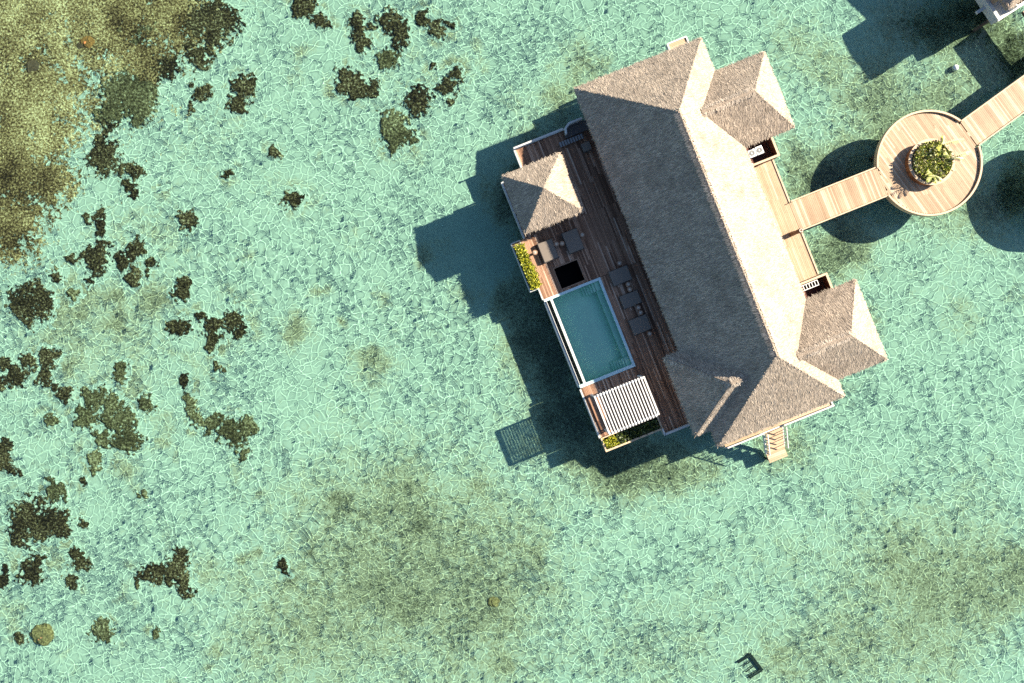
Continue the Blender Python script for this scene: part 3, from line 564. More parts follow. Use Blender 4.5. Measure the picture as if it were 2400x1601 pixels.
mb.box(5.68, 9.8, 13.80, 13.93, ZD + .42, ZD + .47); mb.build('low_rail', M['trim'], deck)
def stilts(parent, pts, ztop=ZD - .3, r=.13):
    for a, b in pts:
        mb = MB(); mb.tube((a, b, ZS - .2), (a, b, ztop), r * 1.05, r, 10); mb.build('stilt', M['beam'], parent, at=(a, b, ztop))
stilts(deck, [(4.1, 7.4), (4.1, 11.4), (6.1, 13.4), (9.5, 13.4), (3.7, 6.0), (3.7, -9.3), (6.0, -9.3), (3.8, -5.7), (8.5, -10.8), (11.0, -10.8), (8.0, 4.5)])

platform = thing('house_platform', 'pale timber platform and front walkway under and beside the villa roof', 'platform', 18, 1.4, ZD)
mb = MB(); planks(mb, 20.5, 24.12, -4.05, 5.62); mb.build('walkway_boards', M['deck_light'], platform)
mb = MB(); planks(mb, 12.42, 21.35, -13.86, -12.0, along='a'); mb.build('terrace_boards', M['deck_light'], platform); mb = MB(); planks(mb, 12.42, 19.95, 14.8, 16.35, along='a'); planks(mb, 19.95, 21.4, 14.8, 17.0, along='a'); mb.build('terrace_boards', M['deck_light'], platform)
mb = MB(); mb.box(12.42, 20.49, -11.98, 14.78, ZD - .3, ZD - .01); mb.box(20.5, 24.1, -4.0, 5.6, ZD - .3, ZD - .05); mb.box(12.5, 21.3, -13.8, -12.0, ZD - .3, ZD - .05); mb.box(12.5, 21.3, 14.8, 16.3, ZD - .3, ZD - .05)
mb.box(20.49, 24.5, 5.63, 12.2, ZD - .3, ZD - .02); mb.box(20.49, 24.5, -10.8, -4.06, ZD - .3, ZD - .02); mb.build('platform_frame', M['beam'], platform)
mb = MB()
for q in ((24.13, 24.25, 2.02, 5.62), (24.13, 24.25, -4.0, -.28)):
    mb = MB(); mb.box(*q, ZD - .35, ZD + .06); mb.build('edge_board', M['tan'], platform)
mb = MB()
for q in ((12.4, 21.45, -13.98, -13.87), (21.36, 21.48, -13.86, -12.4), (14.0, 19.83, 16.36, 16.46), (19.83, 19.95, 16.36, 17.08), (19.95, 21.5, 17.0, 17.12), (21.41, 21.53, 15.2, 17.0)):
    mb = MB(); mb.box(*q, ZD - .4, ZD + .08); mb.build('edge_board', M['trim'], platform)
mb = MB()
z = ZD + .24
for i in range(13):
    a = 12.6 + i * .73
    if not 15.5 < a < 17.3: mb.box(a, a + .05, -13.95, -13.89, ZD + .08, z)
    if abs(a - 15.52) < .37: mb.box(12.5, 15.55, -13.98, -13.86, z, z + .05); mb.build('railing', M['trim'], platform); mb = MB()
mb.box(17.25, 21.45, -13.98, -13.86, z, z + .05)
mb.build('railing', M['trim'], platform)
stilts(platform, [(24.0, 5.2), (24.0, -3.6), (12.8, -13.5), (16.4, -13.5), (20.8, -13.5), (20.8, 16.5), (24.2, 11.8), (24.2, -10.5), (14.5, 16.5)])
def nook(lab, b0, b1, wb, lb, s):
    t = thing('service_nook', lab, 'utility nook', 22.5, (b0 + b1) / 2, ZD)
    mb = MB(); planks(mb, 20.5, 24.2, b0, b1, z=ZD + .02); mb.build('nook_floor', M['redwood'], t)
    mb = MB(); mb.box(20.5, 24.4, wb, wb + .12, ZD, ZD + .95); mb.box(24.28, 24.4, min(b0, b1) + (.0 if s < 0 else .13), max(b0, b1) - (.13 if s < 0 else 0), ZD, ZD + .95); w = mb.build('nook_wall', M['redwood'], t)
    mb = MB(); mb.box(20.5, 24.43, wb - .02, wb + .14, ZD + .953, ZD + .99); mb.box(24.26, 24.43, min(b0, b1) + (.0 if s < 0 else .15), max(b0, b1) - (.15 if s < 0 else 0), ZD + .953, ZD + .99); mb.build('wall_cap', M['tan'], t)
    return t
nook('dark red recess holding two white cooling units beside the upper annex', 5.64, 8.0, 5.64, None, 1)
nook('dark red recess with a white slatted rack beside the lower annex', -6.2, -4.07, -4.19, None, -1)
for i, (a, lb) in enumerate(((22.60, 'left white cooling unit in the red recess, partly under the thatch'), (23.22, 'right white cooling unit in the red recess, nearer the open end'))):
    t = thing('cooling_unit', lb, 'air conditioner', a, 6.62, ZD, 'cooling units in the recess')
    mb = MB(); mb.box(a - .28, a + .28, 6.30, 6.94, ZD + .03, ZD + .72); mb.build('casing', M['appliance'], t, bevel=.03)
    mb = MB(); mb.ring(a, 6.62, .06, .22, ZD + .724, ZD + .735, 28); mb.ring(a, 6.62, .08, .10, ZD + .736, ZD + .745, 28); mb.ring(a, 6.62, .15, .17, ZD + .736, ZD + .745, 28); mb.build('fan_grille', M['grille'], t)
rk = thing('drying_rack', 'small white slatted drying rack in the lower red recess', 'rack', 22.75, -4.5, ZD)
mb = MB()
for b in (-4.32, -4.72): mb.box(21.9, 23.6, b - .03, b + .03, ZD + .76, ZD + .81)
for i in range(8): mb.box(21.92 + i * .233, 21.98 + i * .233, -4.69, -4.35, ZD + .765, ZD + .8)
mb.build('rack_top', M['white'], rk)
for a in (21.95, 23.55):
    for b in (-4.32, -4.72):
        mb = MB(); mb.box(a - .025, a + .025, b - .025, b + .025, ZD + .03, ZD + .76); mb.build('leg', M['white'], rk)

# square deck opening built as a tub, its deep shade put into the black colour
tub = thing('sunken_tub', 'black square sunken tub with a thin pale frame above the pool', 'tub', 6.11, 3.2, ZD)
mb = MB(); t = .06
mb.box(T0, T1, U0, U1, ZD - 1.3, ZD - 1.24)
for q in ((T0, T0 + t, U0, U1), (T1 - t, T1, U0, U1), (T0 + t, T1 - t, U0, U0 + t), (T0 + t, T1 - t, U1 - t, U1)): mb.box(*q, ZD - 1.24, ZD - .02)
mb.build('basin', M['black'], tub)
mb = MB()
for q in ((T0 - .04, T0 + .05, U0 - .04, U1 + .04), (T1 - .05, T1 + .04, U0 - .04, U1 + .04), (T0 + .05, T1 - .05, U0 - .04, U0 + .05), (T0 + .05, T1 - .05, U1 - .05, U1 + .04)): mb.box(*q, ZD - .018, ZD + .03)
mb.build('rim', M['stool'], tub)

# pool
pool = thing('swimming_pool', 'teal rectangular infinity pool with submerged bench and corner steps', 'pool', 5.9, -1.6, ZD)
PA0, PA1, PB0, PB1 = 4.16, 8.06, -5.13, 1.92; ZF = ZD - 1.25
mb = MB(); mb.box(3.62, 8.22, PB0 - .2, PB1 + .16, ZF - .2, ZF)
mb.box(3.99, PA0, PB0, PB1, ZF, ZD - .075); mb.box(PA1, 8.22, PB0, PB1, ZF, ZD - .02); mb.box(3.62, 8.22, PB1, PB1 + .16, ZF, ZD - .02); mb.box(3.62, 8.22, PB0 - .2, PB0, ZF, ZD - .02)
mb.build('basin', M['tile'], pool)
mb = MB(); mb.box(PA1 - .42, PA1, PB0, PB1, ZF, ZD - .55); mb.build('bench', M['tile'], pool)
for nm, b0, b1, lb in (('upper', PB1 - .72, PB1, 0), ('lower', PB0, PB0 + .66, 1)):
    mb = MB()
    for i in range(5):
        a1 = PA1 - .42 - i * .2; mb.box(a1 - .2, a1, b0, b1, ZF, ZD - .38 - .17 * i)
    mb.box(PA1 - .40, PA1 - .02, b0, b1, ZD - .549, ZD - .28); mb.build('steps', M['tile'], pool)
mb = MB()
mb.box(8.06, 8.26, PB0 - .25, PB1 + .20, ZD - .018, ZD + .035); mb.box(3.50, 8.058, PB1, PB1 + .2, ZD - .018, ZD + .035); mb.box(3.60, 8.058, PB0 - .25, PB0, ZD - .018, ZD + .035)
mb.build('coping', M['coping'], pool)
mb = MB(); mb.box(3.985, PA0 + .005, PB0 + .003, PB1 - .003, ZD - .074, ZD - .05); mb.build('overflow_edge', M['white'], pool)
mb = MB(); mb.box(3.50, 3.62, PB0 - .2, PB1, ZF - .2, ZD - .22); mb.box(3.66, 3.70, PB0, PB1, ZD - .8, ZD - .12); mb.build('outer_wall', M['trim'], pool)
mb = MB(); mb.box(3.702, 3.988, PB0, PB1, ZF, ZD - .55)
for i in range(420):
    a, b, r = random.uniform(3.74, 3.95), random.uniform(PB0 + .05, PB1 - .05), random.uniform(.025, .05)
    mb.lathe(a, b, [(r * .6, ZD - .56), (r, ZD - .54), (r * .6, ZD - .55 + r)], 6)
mb.build('gutter_pebbles', M['pebble'], pool)
pxs, pys = np.linspace(PA0 + .001, PA1 - .001, 80), np.linspace(PB0 + .001, PB1 - .001, 140); X, Y = np.meshgrid(pxs, pys)
Hp = waves(X, Y, 21, .10, .5, 1.4, 14)
pw, _ = grid_object('pool_water', pxs, pys, ZD - .085 + Hp, M['poolwater'], loc=(5.9, -1.6, ZD)); pw.parent = pool; pw.location = (0, 0, 0)
pw.cycles.is_caustics_receiver = False

# gazebo
gz = thing('gazebo', 'small square gazebo with a pyramid thatch roof at the deck corner', 'gazebo', 6.23, 9.45, ZD)
g0, g1, h0, h1, ze, ap = 3.87, 8.6, 7.08, 11.82, ZD + 2.35, (6.24, 9.45, ZD + 4.3)
hip_roof('thatch_roof', gz, [((g1, h0, ze), (g1, h1, ze), ap), ((g0, h1, ze), (g0, h0, ze), ap), ((g0, h0, ze), (g1, h0, ze), ap), ((g1, h1, ze), (g0, h1, ze), ap)], dens=110, th=.2)
for a in (4.25, 8.2):
    for b in (7.45, 11.4):
        mb = MB(); mb.tube((a, b, ZD), (a, b, ze - .1), .09, .08, 12); mb.build('post', M['wood_dark'], gz)
mb = MB(); mb.box(4.6, 7.9, 7.8, 11.1, ZD + .02, ZD + .40); mb.build('daybed_base', M['wicker'], gz)
mb = MB(); mb.box(4.7, 7.8, 7.9, 11.0, ZD + .402, ZD + .56); mb.build('mattress', M['cushion'], gz, bevel=.05)

# pergola
pg = thing('pergola', 'white pergola with a slatted top over the deck below the pool', 'pergola', 6.17, -7.6, ZD)
pa0, pa1, pb0, pb1, zp = 4.2, 8.15, -9.08, -6.12, ZD + 2.6
for b in (pb0, pb1):
    mb = MB(); mb.box(pa0 - .06, pa1 + .06, b - .06, b + .06, zp - .16, zp); mb.build('beam', M['white'], pg)
for a in (pa0, pa1):
    mb = MB(); mb.box(a - .06, a + .06, pb0 + .062, pb1 - .062, zp - .16, zp - .002); mb.build('beam', M['white'], pg)
    for b in (pb0 + .02, pb1 - .02):
        mb = MB(); mb.box(a - .07, a + .07, b - .05, b + .05, ZD, zp - .162); mb.build('post', M['white'], pg)
for i in range(16):
    a = pa0 + (pa1 - pa0) * (i + 1) / 17; mb = MB(); mb.box(a - .045, a + .045, pb0 - .12, pb1 + .12, zp + .002, zp + .07); mb.build('slat', M['white'], pg)

# ---------------------------------------------------------------- planters and plants
def leaves(n, box, rng, size, tall=.6, spread=1.0):
    a0, a1, b0, b1, z0, z1 = box
    c = np.stack([rng.uniform(a0, a1, n), rng.uniform(b0, b1, n), z0 + (z1 - z0) * rng.random(n) ** .7], 1)
    v = rng.normal(0, 1, (n, 3)); v[:, 2] = np.abs(v[:, 2]) * tall + .15; v /= np.linalg.norm(v, axis=1)[:, None]
    u = np.cross(v, rng.normal(0, 1, (n, 3))); u /= np.linalg.norm(u, axis=1)[:, None]
    L = rng.uniform(*size, n)[:, None]; w = L * .22
    return np.stack([c, c + v * L * .45 + u * w, c + v * L, c + v * L * .45 - u * w], 1)
hp = thing('planter_box', 'narrow pale planter box jutting over the water beside the loungers', 'planter', 3.25, 5.05, ZD)
mb = MB()
for q in ((2.72, 2.80, 3.02, 7.12), (2.80, 3.50, 7.04, 7.12), (2.80, 3.50, 3.02, 3.10)): mb.box(*q, ZD - .45, ZD + .28)
mb.box(3.42, 3.50, 3.10, 7.04, ZD - .45, ZD + .12); mb.box(2.80, 3.42, 3.10, 7.04, ZD - .45, ZD - .40); mb.build('box', M['trim'], hp)
mb = MB(); mb.box(2.802, 3.418, 3.102, 7.038, ZD - .39, ZD + .08); mb.build('soil', M['soil'], hp)
hg = thing('hedge', 'bright yellow green hedge filling the narrow planter by the loungers', 'hedge', 3.2, 5.0, ZD + .08)
mb = MB()
for i in range(60):
    a, b = random.uniform(2.9, 3.4), random.uniform(3.2, 6.7); mb.tube((a, b, ZD + .08), (a + random.uniform(-.1, .1), b + random.uniform(-.1, .1), ZD + .5), .015, .006, 5)
st = mb.build('stems', M['stem'], hg)
rng = np.random.default_rng(5)
lv = np.concatenate([leaves(3400, (2.92, 3.62, 3.15, 6.75, ZD + .12, ZD + .62), rng, (.10, .24)), leaves(700, (3.0, 3.78, 3.2, 4.9, ZD + .15, ZD + .6), rng, (.10, .22))])
quads_object('foliage', lv, M['hedge'], hg)
bp = thing('planter_trough', 'long pale planter trough at the lower end of the deck under the pergola', 'planter', 6.0, -10.1, ZD)
mb = MB()
for q in ((3.60, 3.72, -10.72, -9.58), (3.72, 8.28, -10.72, -10.58), (8.28, 8.40, -10.6, -9.58)): mb.box(*q, ZD - .5, ZD + .22)
mb.box(3.72, 8.28, -9.66, -9.58, ZD - .5, ZD + .14); mb.box(3.72, 8.28, -10.58, -9.66, ZD - .5, ZD - .45); mb.build('trough', M['tan'], bp)
mb = MB(); mb.box(3.722, 8.278, -10.578, -9.662, ZD - .44, ZD + .02); mb.build('soil', M['black'], bp)
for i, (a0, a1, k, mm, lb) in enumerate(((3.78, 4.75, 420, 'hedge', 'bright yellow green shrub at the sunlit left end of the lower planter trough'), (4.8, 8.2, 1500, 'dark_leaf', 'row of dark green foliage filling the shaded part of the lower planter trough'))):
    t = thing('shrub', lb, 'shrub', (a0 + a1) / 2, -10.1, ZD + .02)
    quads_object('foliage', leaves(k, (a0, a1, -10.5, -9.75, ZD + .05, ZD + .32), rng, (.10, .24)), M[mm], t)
    mb = MB()
    for j in range(8): mb.tube((random.uniform(a0, a1), random.uniform(-10.4, -9.8), ZD), (random.uniform(a0, a1), -10.1, ZD + .25), .012, .006, 5)
    mb.build('stems', M['stem'], t)

# ---------------------------------------------------------------- loungers, side tables, wicker furniture
G = 'square cushioned loungers on the pool deck'
for a0, a1, b0, b1, lb in ((4.58, 5.85, 4.70, 6.32, 'half sunlit square lounger beside the yellow green hedge'), (6.66, 7.95, 4.62, 6.38, 'square lounger just above the black tub, second from the hedge'),
                           (8.93, 10.53, 1.0, 2.24, 'topmost of three square loungers in a row right of the pool'), (9.0, 10.56, -.95, .16, 'middle of three square loungers in a row right of the pool'), (8.97, 10.5, -3.13, -1.84, 'lowest of three square loungers in a row right of the pool')):
    t = thing('lounger', lb, 'lounger', (a0 + a1) / 2, (b0 + b1) / 2, ZD, G)
    mb = MB(); mb.box(a0, a1, b0, b1, ZD + .12, ZD + .26); mb.build('frame', M['wicker'], t, bevel=.02)
    mb = MB(); mb.box(a0 + .04, a1 - .04, b0 + .04, b1 - .04, ZD + .262, ZD + .40); cu = mb.build('cushion', M['cushion'], t, bevel=.045)
    mb = MB(); z = ZD + .33
    for q in ((a0 + .03, a1 - .03, b0 + .03, b0 + .045), (a0 + .03, a1 - .03, b1 - .045, b1 - .03), (a0 + .03, a0 + .045, b0 + .046, b1 - .046), (a1 - .045, a1 - .03, b0 + .046, b1 - .046)): mb.box(*q, z - .008, z + .008)
    mb.build('piping', M['wicker'], cu)
    for a in (a0 + .08, a1 - .08):
        for b in (b0 + .08, b1 - .08):
            mb = MB(); mb.box(a - .035, a + .035, b - .035, b + .035, ZD, ZD + .118); mb.build('leg', M['wood_dark'], t)
def stool_at(a, b, lb, first=None):
    if first is None:
        t = thing('side_table', lb, 'side table', a, b, ZD, 'small round wooden side tables by the loungers')
        mb = MB(); mb.lathe(a, b, [(.15, ZD), (.11, ZD + .06), (.09, ZD + .2), (.12, ZD + .34), (.19, ZD + .40)], 18); mb.build('base', M['wood_dark'], t, smooth=True)
        mb = MB(); mb.lathe(a, b, [(.19, ZD + .402), (.20, ZD + .415), (.20, ZD + .435), (.185, ZD + .445)], 20); tp = mb.build('table_top', M['stool'], t)
        mb = MB(); mb.ring(a, b, .085, .11, ZD + .446, ZD + .47, 18); mb.lathe(a, b, [(.05, ZD + .446), (.055, ZD + .47), (.03, ZD + .50)], 10); mb.build('candle_dish', M['cream'], tp)
        return t
    r = first.copy(); COL.objects.link(r); x, y = V.to_w(a, b); r.location = (x, y, ZD); r['label'] = lb
    for ch in first.children:
        c = ch.copy(); COL.objects.link(c); c.parent = r
        for g in ch.children:
            d = g.copy(); COL.objects.link(d); d.parent = c
    return r
st0 = stool_at(8.14, 5.66, 'side table at the right of the lounger above the black tub')
for a, b, lb in ((6.43, 5.62, 'side table touching the left of the lounger above the black tub'), (6.02, 5.74, 'side table at the shaded right end of the half sunlit lounger'), (4.22, 5.75, 'sunlit side table between the hedge and the half sunlit lounger'),
                 (10.0, 2.55, 'side table above the topmost of the three loungers by the pool'), (10.02, .78, 'side table just below the topmost lounger by the pool'), (9.99, .36, 'side table just above the middle lounger by the pool'),
                 (10.08, -1.2, 'side table just below the middle lounger by the pool'), (10.09, -1.62, 'side table just above the lowest lounger by the pool'), (10.14, -3.4, 'side table below the lowest lounger by the pool')):
    stool_at(a, b, lb, st0)
sf = thing('garden_sofa', 'dark curved outdoor sofa at the upper corner of the deck by the roof', 'sofa', 10.6, 13.5, ZD)
mb = MB(); mb.prism([(9.75, 13.1), (11.9, 13.1), (11.9, 13.75), (11.3, 13.98), (10.3, 13.98), (9.85, 13.75)], ZD + .10, ZD + .40); mb.build('seat', M['wicker'], sf)
mb = MB(); mb.prism([(9.75, 13.3), (9.9, 13.3), (10.0, 13.7), (10.4, 13.92), (11.4, 13.92), (11.4, 14.06), (10.3, 14.06), (9.88, 13.8)], ZD + .402, ZD + .85); mb.build('backrest', M['trim'], sf)
for a in (9.95, 11.7):
    for b in (13.2, 13.65):
        mb = MB(); mb.box(a - .03, a + .03, b - .03, b + .03, ZD, ZD + .098); mb.build('leg', M['wood_dark'], sf)
ch = thing('chaise_longue', 'grey wicker chaise longue in front of the dark curved sofa', 'chaise', 10.1, 12.85, ZD)
mb = MB(); mb.box(9.1, 11.1, 12.62, 12.98, ZD + .22, ZD + .30)
mb.build('seat', M['wicker'], ch)
mb = MB()
for i in range(9): mb.box(9.12 + i * .22, 9.26 + i * .22, 12.60, 13.0, ZD + .302, ZD + .335)
mb.build('slat_cover', M['grille'], ch)
for a in (9.2, 11.0):
    for b in (12.66, 12.94):
        mb = MB(); mb.box(a - .03, a + .03, b - .03, b + .03, ZD, ZD + .218); mb.build('leg', M['wood_dark'], ch)
ot = thing('ottoman', 'dark square ottoman beside the main roof edge above the gazebo', 'ottoman', 11.0, 11.9, ZD)
mb = MB(); mb.box(10.65, 11.35, 11.55, 12.25, ZD + .06, ZD + .36); mb.build('base', M['wicker'], ot, bevel=.02)
mb = MB(); mb.box(10.68, 11.32, 11.58, 12.22, ZD + .362, ZD + .45); mb.build('cushion', M['cushion'], ot, bevel=.03)
for a in (10.72, 11.28):
    for b in (11.62, 12.18):
        mb = MB(); mb.box(a - .03, a + .03, b - .03, b + .03, ZD, ZD + .058); mb.build('leg', M['wood_dark'], ot)

# ---------------------------------------------------------------- stair to the water
sr = thing('water_stair', 'pale timber stair with railings descending into the lagoon below the villa', 'stair', 16.4, -14, .85)
for i in range(4):
    z = ZD - .02 - .36 * i; b1 = -14.0 - .47 * i; mb = MB(); mb.box(15.72, 17.08, b1 - .44, b1, z - .07, z); mb.build('tread', M['deck_light'], sr)
mb = MB(); planks(mb, 15.62, 17.18, -16.78, -15.86, z=.87, along='a', w=.15); mb.build('landing', M['deck_light'], sr)
mb = MB(); mb.box(15.66, 17.14, -16.74, -15.9, .67, .82); mb.build('landing_frame', M['beam'], sr)
for a in (15.62, 17.18):
    mb = MB(); mb.bar((a, -13.99, ZD - .1), (a, -15.92, .83), .08, .24); mb.build('stringer', M['white'], sr)
    mb = MB(); mb.bar((a, -13.95, ZD + .85), (a, -15.95, 1.75), .07, .06)
    for i in range(8):
        t = i / 7; b = -14.02 - 1.88 * t; mb.box(a - .025, a + .025, b - .025, b + .025, ZD - .0 - 1.55 * t, ZD + .83 - 1.53 * t)
    mb.build('railing', M['white'], sr)
stilts(sr, [(15.75, -16.6), (17.05, -16.6)], .67, .09)

# ---------------------------------------------------------------- jetties, ring deck, planter
RC, RR = (35.42, .84), 4.07
j1 = thing('jetty', 'straight timber jetty joining the villa walkway to the round deck', 'jetty', 28, .87, ZD)
mb = MB(); planks(mb, 24.14, 31.55, -.24, 2.0, w=.135, seg=(5, 6)); mb.build('jetty_boards', M['jetty'], j1)
mb = MB(); mb.box(24.2, 31.9, -.2, 1.96, ZD - .28, ZD - .05); mb.build('jetty_frame', M['beam'], j1)
for b0, b1 in ((2.02, 2.12), (-.36, -.26)):
    mb = MB(); mb.box(24.27, 31.6, b0, b1, ZD - .3, ZD + .10); mb.build('kerb', M['tan'], j1)
stilts(j1, [(26.5, .1), (26.5, 1.6), (29.5, .1), (29.5, 1.6)])
rd = thing('round_deck', 'round timber deck with a planter in its middle', 'deck', RC[0], RC[1], ZD)
cx, cy = V.to_w(*RC)
J = Frame(cx, cy, R(36.0))
def ring_boards(mb, R_, r_, fr, w=.135):
    k = int(2 * R_ / w)
    for i in range(k):
        u0, u1 = -R_ + i * 2 * R_ / k + .005, -R_ + (i + 1) * 2 * R_ / k - .005; um = max(abs(u0), abs(u1))
        if um >= R_: continue
        h = math.sqrt(R_ * R_ - um * um); ui = min(abs(u0), abs(u1)); g = math.sqrt(r_ * r_ - ui * ui) if ui < r_ else 0
        for lo, hi in (((-h, -g), (g, h)) if g else ((-h, h),)):
            t = lo
            while t < hi - .02:
                t2 = min(hi, t + random.uniform(1.6, 3.4)); t2 = hi if hi - t2 < .5 else t2
                q = []
                for u, v in ((u0, t + .003), (u1, t + .003), (u1, t2 - .003), (u0, t2 - .003)):
                    q.append(V.to_l(*fr.to_w(u, v)))
                mb.prism(q, ZD - .045, ZD + random.uniform(-.003, .003)); t = t2
mb = MB(); ring_boards(mb, RR - .10, 1.6, J)
M['ring_boards'] = planks_mat('round_deck_boards', [(0, (.32, .21, .12)), (.3, (.385, .265, .16)), (.75, (.43, .305, .19)), (1, (.57, .45, .31))], (3, 3, 3), grain=.2)
mb.build('deck_boards', M['ring_boards'], rd)
mb = MB(); mb.lathe(RC[0], RC[1], [(RR - .25, ZD - .34), (RR - .14, ZD - .3), (RR - .14, ZD - .05)], 72); mb.build('deck_frame', M['beam'], rd)
# raised kerb, open where the two jetties come in (angles in villa axes)
for t0, t1 in ((R(14.5 + 17.5), R(180 - 16.5)), (R(180 + 16.5), R(360 + 14.5 - 17.5))):
    mb = MB(); mb.ring(RC[0], RC[1], RR - .085, RR + .06, ZD - .34, ZD + .16, 72, t0, t1); mb.build('kerb', M['tan'], rd)
stilts(rd, [(RC[0] + 3.3 * math.cos(R(t)), RC[1] + 3.3 * math.sin(R(t))) for t in (20, 80, 140, 200, 260, 320)])
PC = (35.29, .85)
pl = thing('round_planter', 'round timber tub planter in the middle of the round deck', 'planter', PC[0], PC[1], ZD)
mb = MB()
for i in range(64):
    t = 2 * math.pi * i / 64; t2 = t + 2 * math.pi / 64 * .94
    q = [(PC[0] + r * math.cos(k), PC[1] + r * math.sin(k)) for r, k in ((1.64, t), (1.74, t), (1.74, t2), (1.64, t2))]; mb.prism(q, ZD + .004, ZD + .585)
mb.build('stave_wall', M['orange_wood'], pl)
mb = MB(); mb.ring(PC[0], PC[1], 1.58, 1.80, ZD + .587, ZD + .63, 64); mb.build('rim', M['tan'], pl)
mb = MB(); mb.lathe(PC[0], PC[1], [(1.62, ZD + .01), (1.62, ZD + .40), (1.2, ZD + .46), (.4, ZD + .5)], 40); mb.build('soil', M['soil'], pl)
pp = thing('planter_greenery', 'dense mixed green foliage filling the round planter', 'foliage', PC[0], PC[1], ZD + .45); pp['kind'] = 'stuff'
k = 3400; rr = 1.5 * np.sqrt(rng.random(k)); tt = rng.uniform(0, 2 * math.pi, k)
lv = leaves(k, (-.01, .01, -.01, .01, ZD + .46, ZD + .95), rng, (.12, .30), .5)
lv += np.stack([PC[0] + rr * np.cos(tt), PC[1] + rr * np.sin(tt), np.zeros(k)], 1)[:, None, :]
dens = fbm(lv[:, 0, 0], lv[:, 0, 1], 1.6, 8, 2); lv = lv[(dens > .42) | (rng.random(k) < .35)]
quads_object('leaves', lv, M['plant'], pp)
def frond_plant(a, b, dirs, lb, mm):
    t = thing('young_palm', lb, 'palm', a, b, ZD + .45); mb = MB()
    mb.tube((a, b, ZD + .44), (a, b, ZD + 1.0), .03, .02, 6); mb.build('trunk', M['stem'], t)
    for ang, L_, rise in dirs:
        vs = []
        for i in range(12):
            s = i / 11; p = np.array([a + math.cos(ang) * L_ * s, b + math.sin(ang) * L_ * s, ZD + 1.0 + rise * (s * 1.6 - s * s)])
            for sd in (-1, 1):
                d = np.array([math.cos(ang + sd * .7), math.sin(ang + sd * .7), -.15]); l = .26 * math.sin(math.pi * (.12 + .8 * s)) + .03; w = np.array([-d[1], d[0], 0]) * .035
                vs.append(np.stack([p - w, p + w, p + d * l + w * .3, p + d * l - w * .3]))
            if i: vs.append(np.stack([q_ + [0, 0, .0] - pw_, q_ + pw_, p + pw_, p - pw_]))
            q_ = p; pw_ = np.array([-math.sin(ang), math.cos(ang), 0]) * .012
        quads_object('frond', np.array(vs), M[mm], t)
u = R(14.2)
frond_plant(36.2, 1.75, [(R(-8), 1.5, .55), (R(70), .6, .4), (R(200), .6, .5)], 'young palm with a long yellow frond at the upper right of the round planter', 'hedge')
frond_plant(36.4, .55, [(R(-5), 1.4, .75), (R(-30), .8, .6), (R(130), .7, .6)], 'young palm with thin dark fronds at the right of the round planter', 'plant')
frond_plant(34.7, -.1, [(R(250), .7, .7), (R(200), .9, .8), (R(290), .7, .6), (R(150), .6, .7)], 'spiky young palm at the lower left of the round planter', 'plant')
j2 = thing('jetty', 'long timber jetty running from the round deck to the upper right corner', 'jetty', 5, 0, ZD, fr=J)
def P2(px, py): return J.to_l(*W(px, py, ZD))
e0, e1, f0, f1 = P2(2253.8, 285), P2(2400, 179), P2(2290.8, 339.8), P2(2400, 260.8)
jb1, jb0 = (e0[1] + e1[1]) / 2, (f0[1] + f1[1]) / 2
print('jetty2', e0, e1, f0, f1)
mb = MB(); planks(mb, 3.9, 24, jb0, jb1, w=.135, seg=(5, 6)); mb.build('jetty_boards', M['jetty'], j2)
mb = MB(); mb.box(3.95, 24, jb0 + .03, jb1 - .03, ZD - .28, ZD - .05); mb.build('jetty_frame', M['beam'], j2)
for b0, b1 in ((jb1 + .01, jb1 + .10), (jb0 - .10, jb0 - .01)):
    mb = MB(); mb.box(3.95, 24, b0, b1, ZD - .3, ZD + .10); mb.build('kerb', M['tan'], j2)
stilts(j2, [(6, jb0 + .3), (6, jb1 - .3)])

# gate posts at the entrance to the jetty
gp = thing('lamp_post', 'dark brown rounded lamp post at the corner of villa walkway and jetty', 'post', 23.4, -.32, ZD)
mb = MB(); mb.lathe(23.4, -.32, [(.17, ZD), (.19, ZD + .15), (.15, ZD + .9), (.17, ZD + 1.55), (.13, ZD + 1.62)], 16); mb.build('post', M['wood_dark'], gp, smooth=True)
mb = MB(); mb.lathe(23.4, -.32, [(.12, ZD + 1.622), (.19, ZD + 1.66), (.20, ZD + 1.78), (.10, ZD + 1.86)], 16); hd = mb.build('lamp_head', M['wood_dark'], gp)
mb = MB(); mb.ring(23.4, -.32, .10, .14, ZD + 1.85, ZD + 1.88, 16); mb.build('ring', M['cream'], hd)
tag_ = thing('mooring_cleat', 'tiny black cleat at the upper corner where jetty meets villa walkway', 'cleat', 24.1, 2.0, ZD)
mb = MB(); mb.box(23.98, 24.3, 1.98, 2.03, ZD + .11, ZD + .16); mb.build('bar', M['metal'], tag_)
mb = MB(); mb.box(24.08, 24.2, 1.99, 2.02, ZD + .0, ZD + .108); mb.build('foot', M['metal'], tag_)

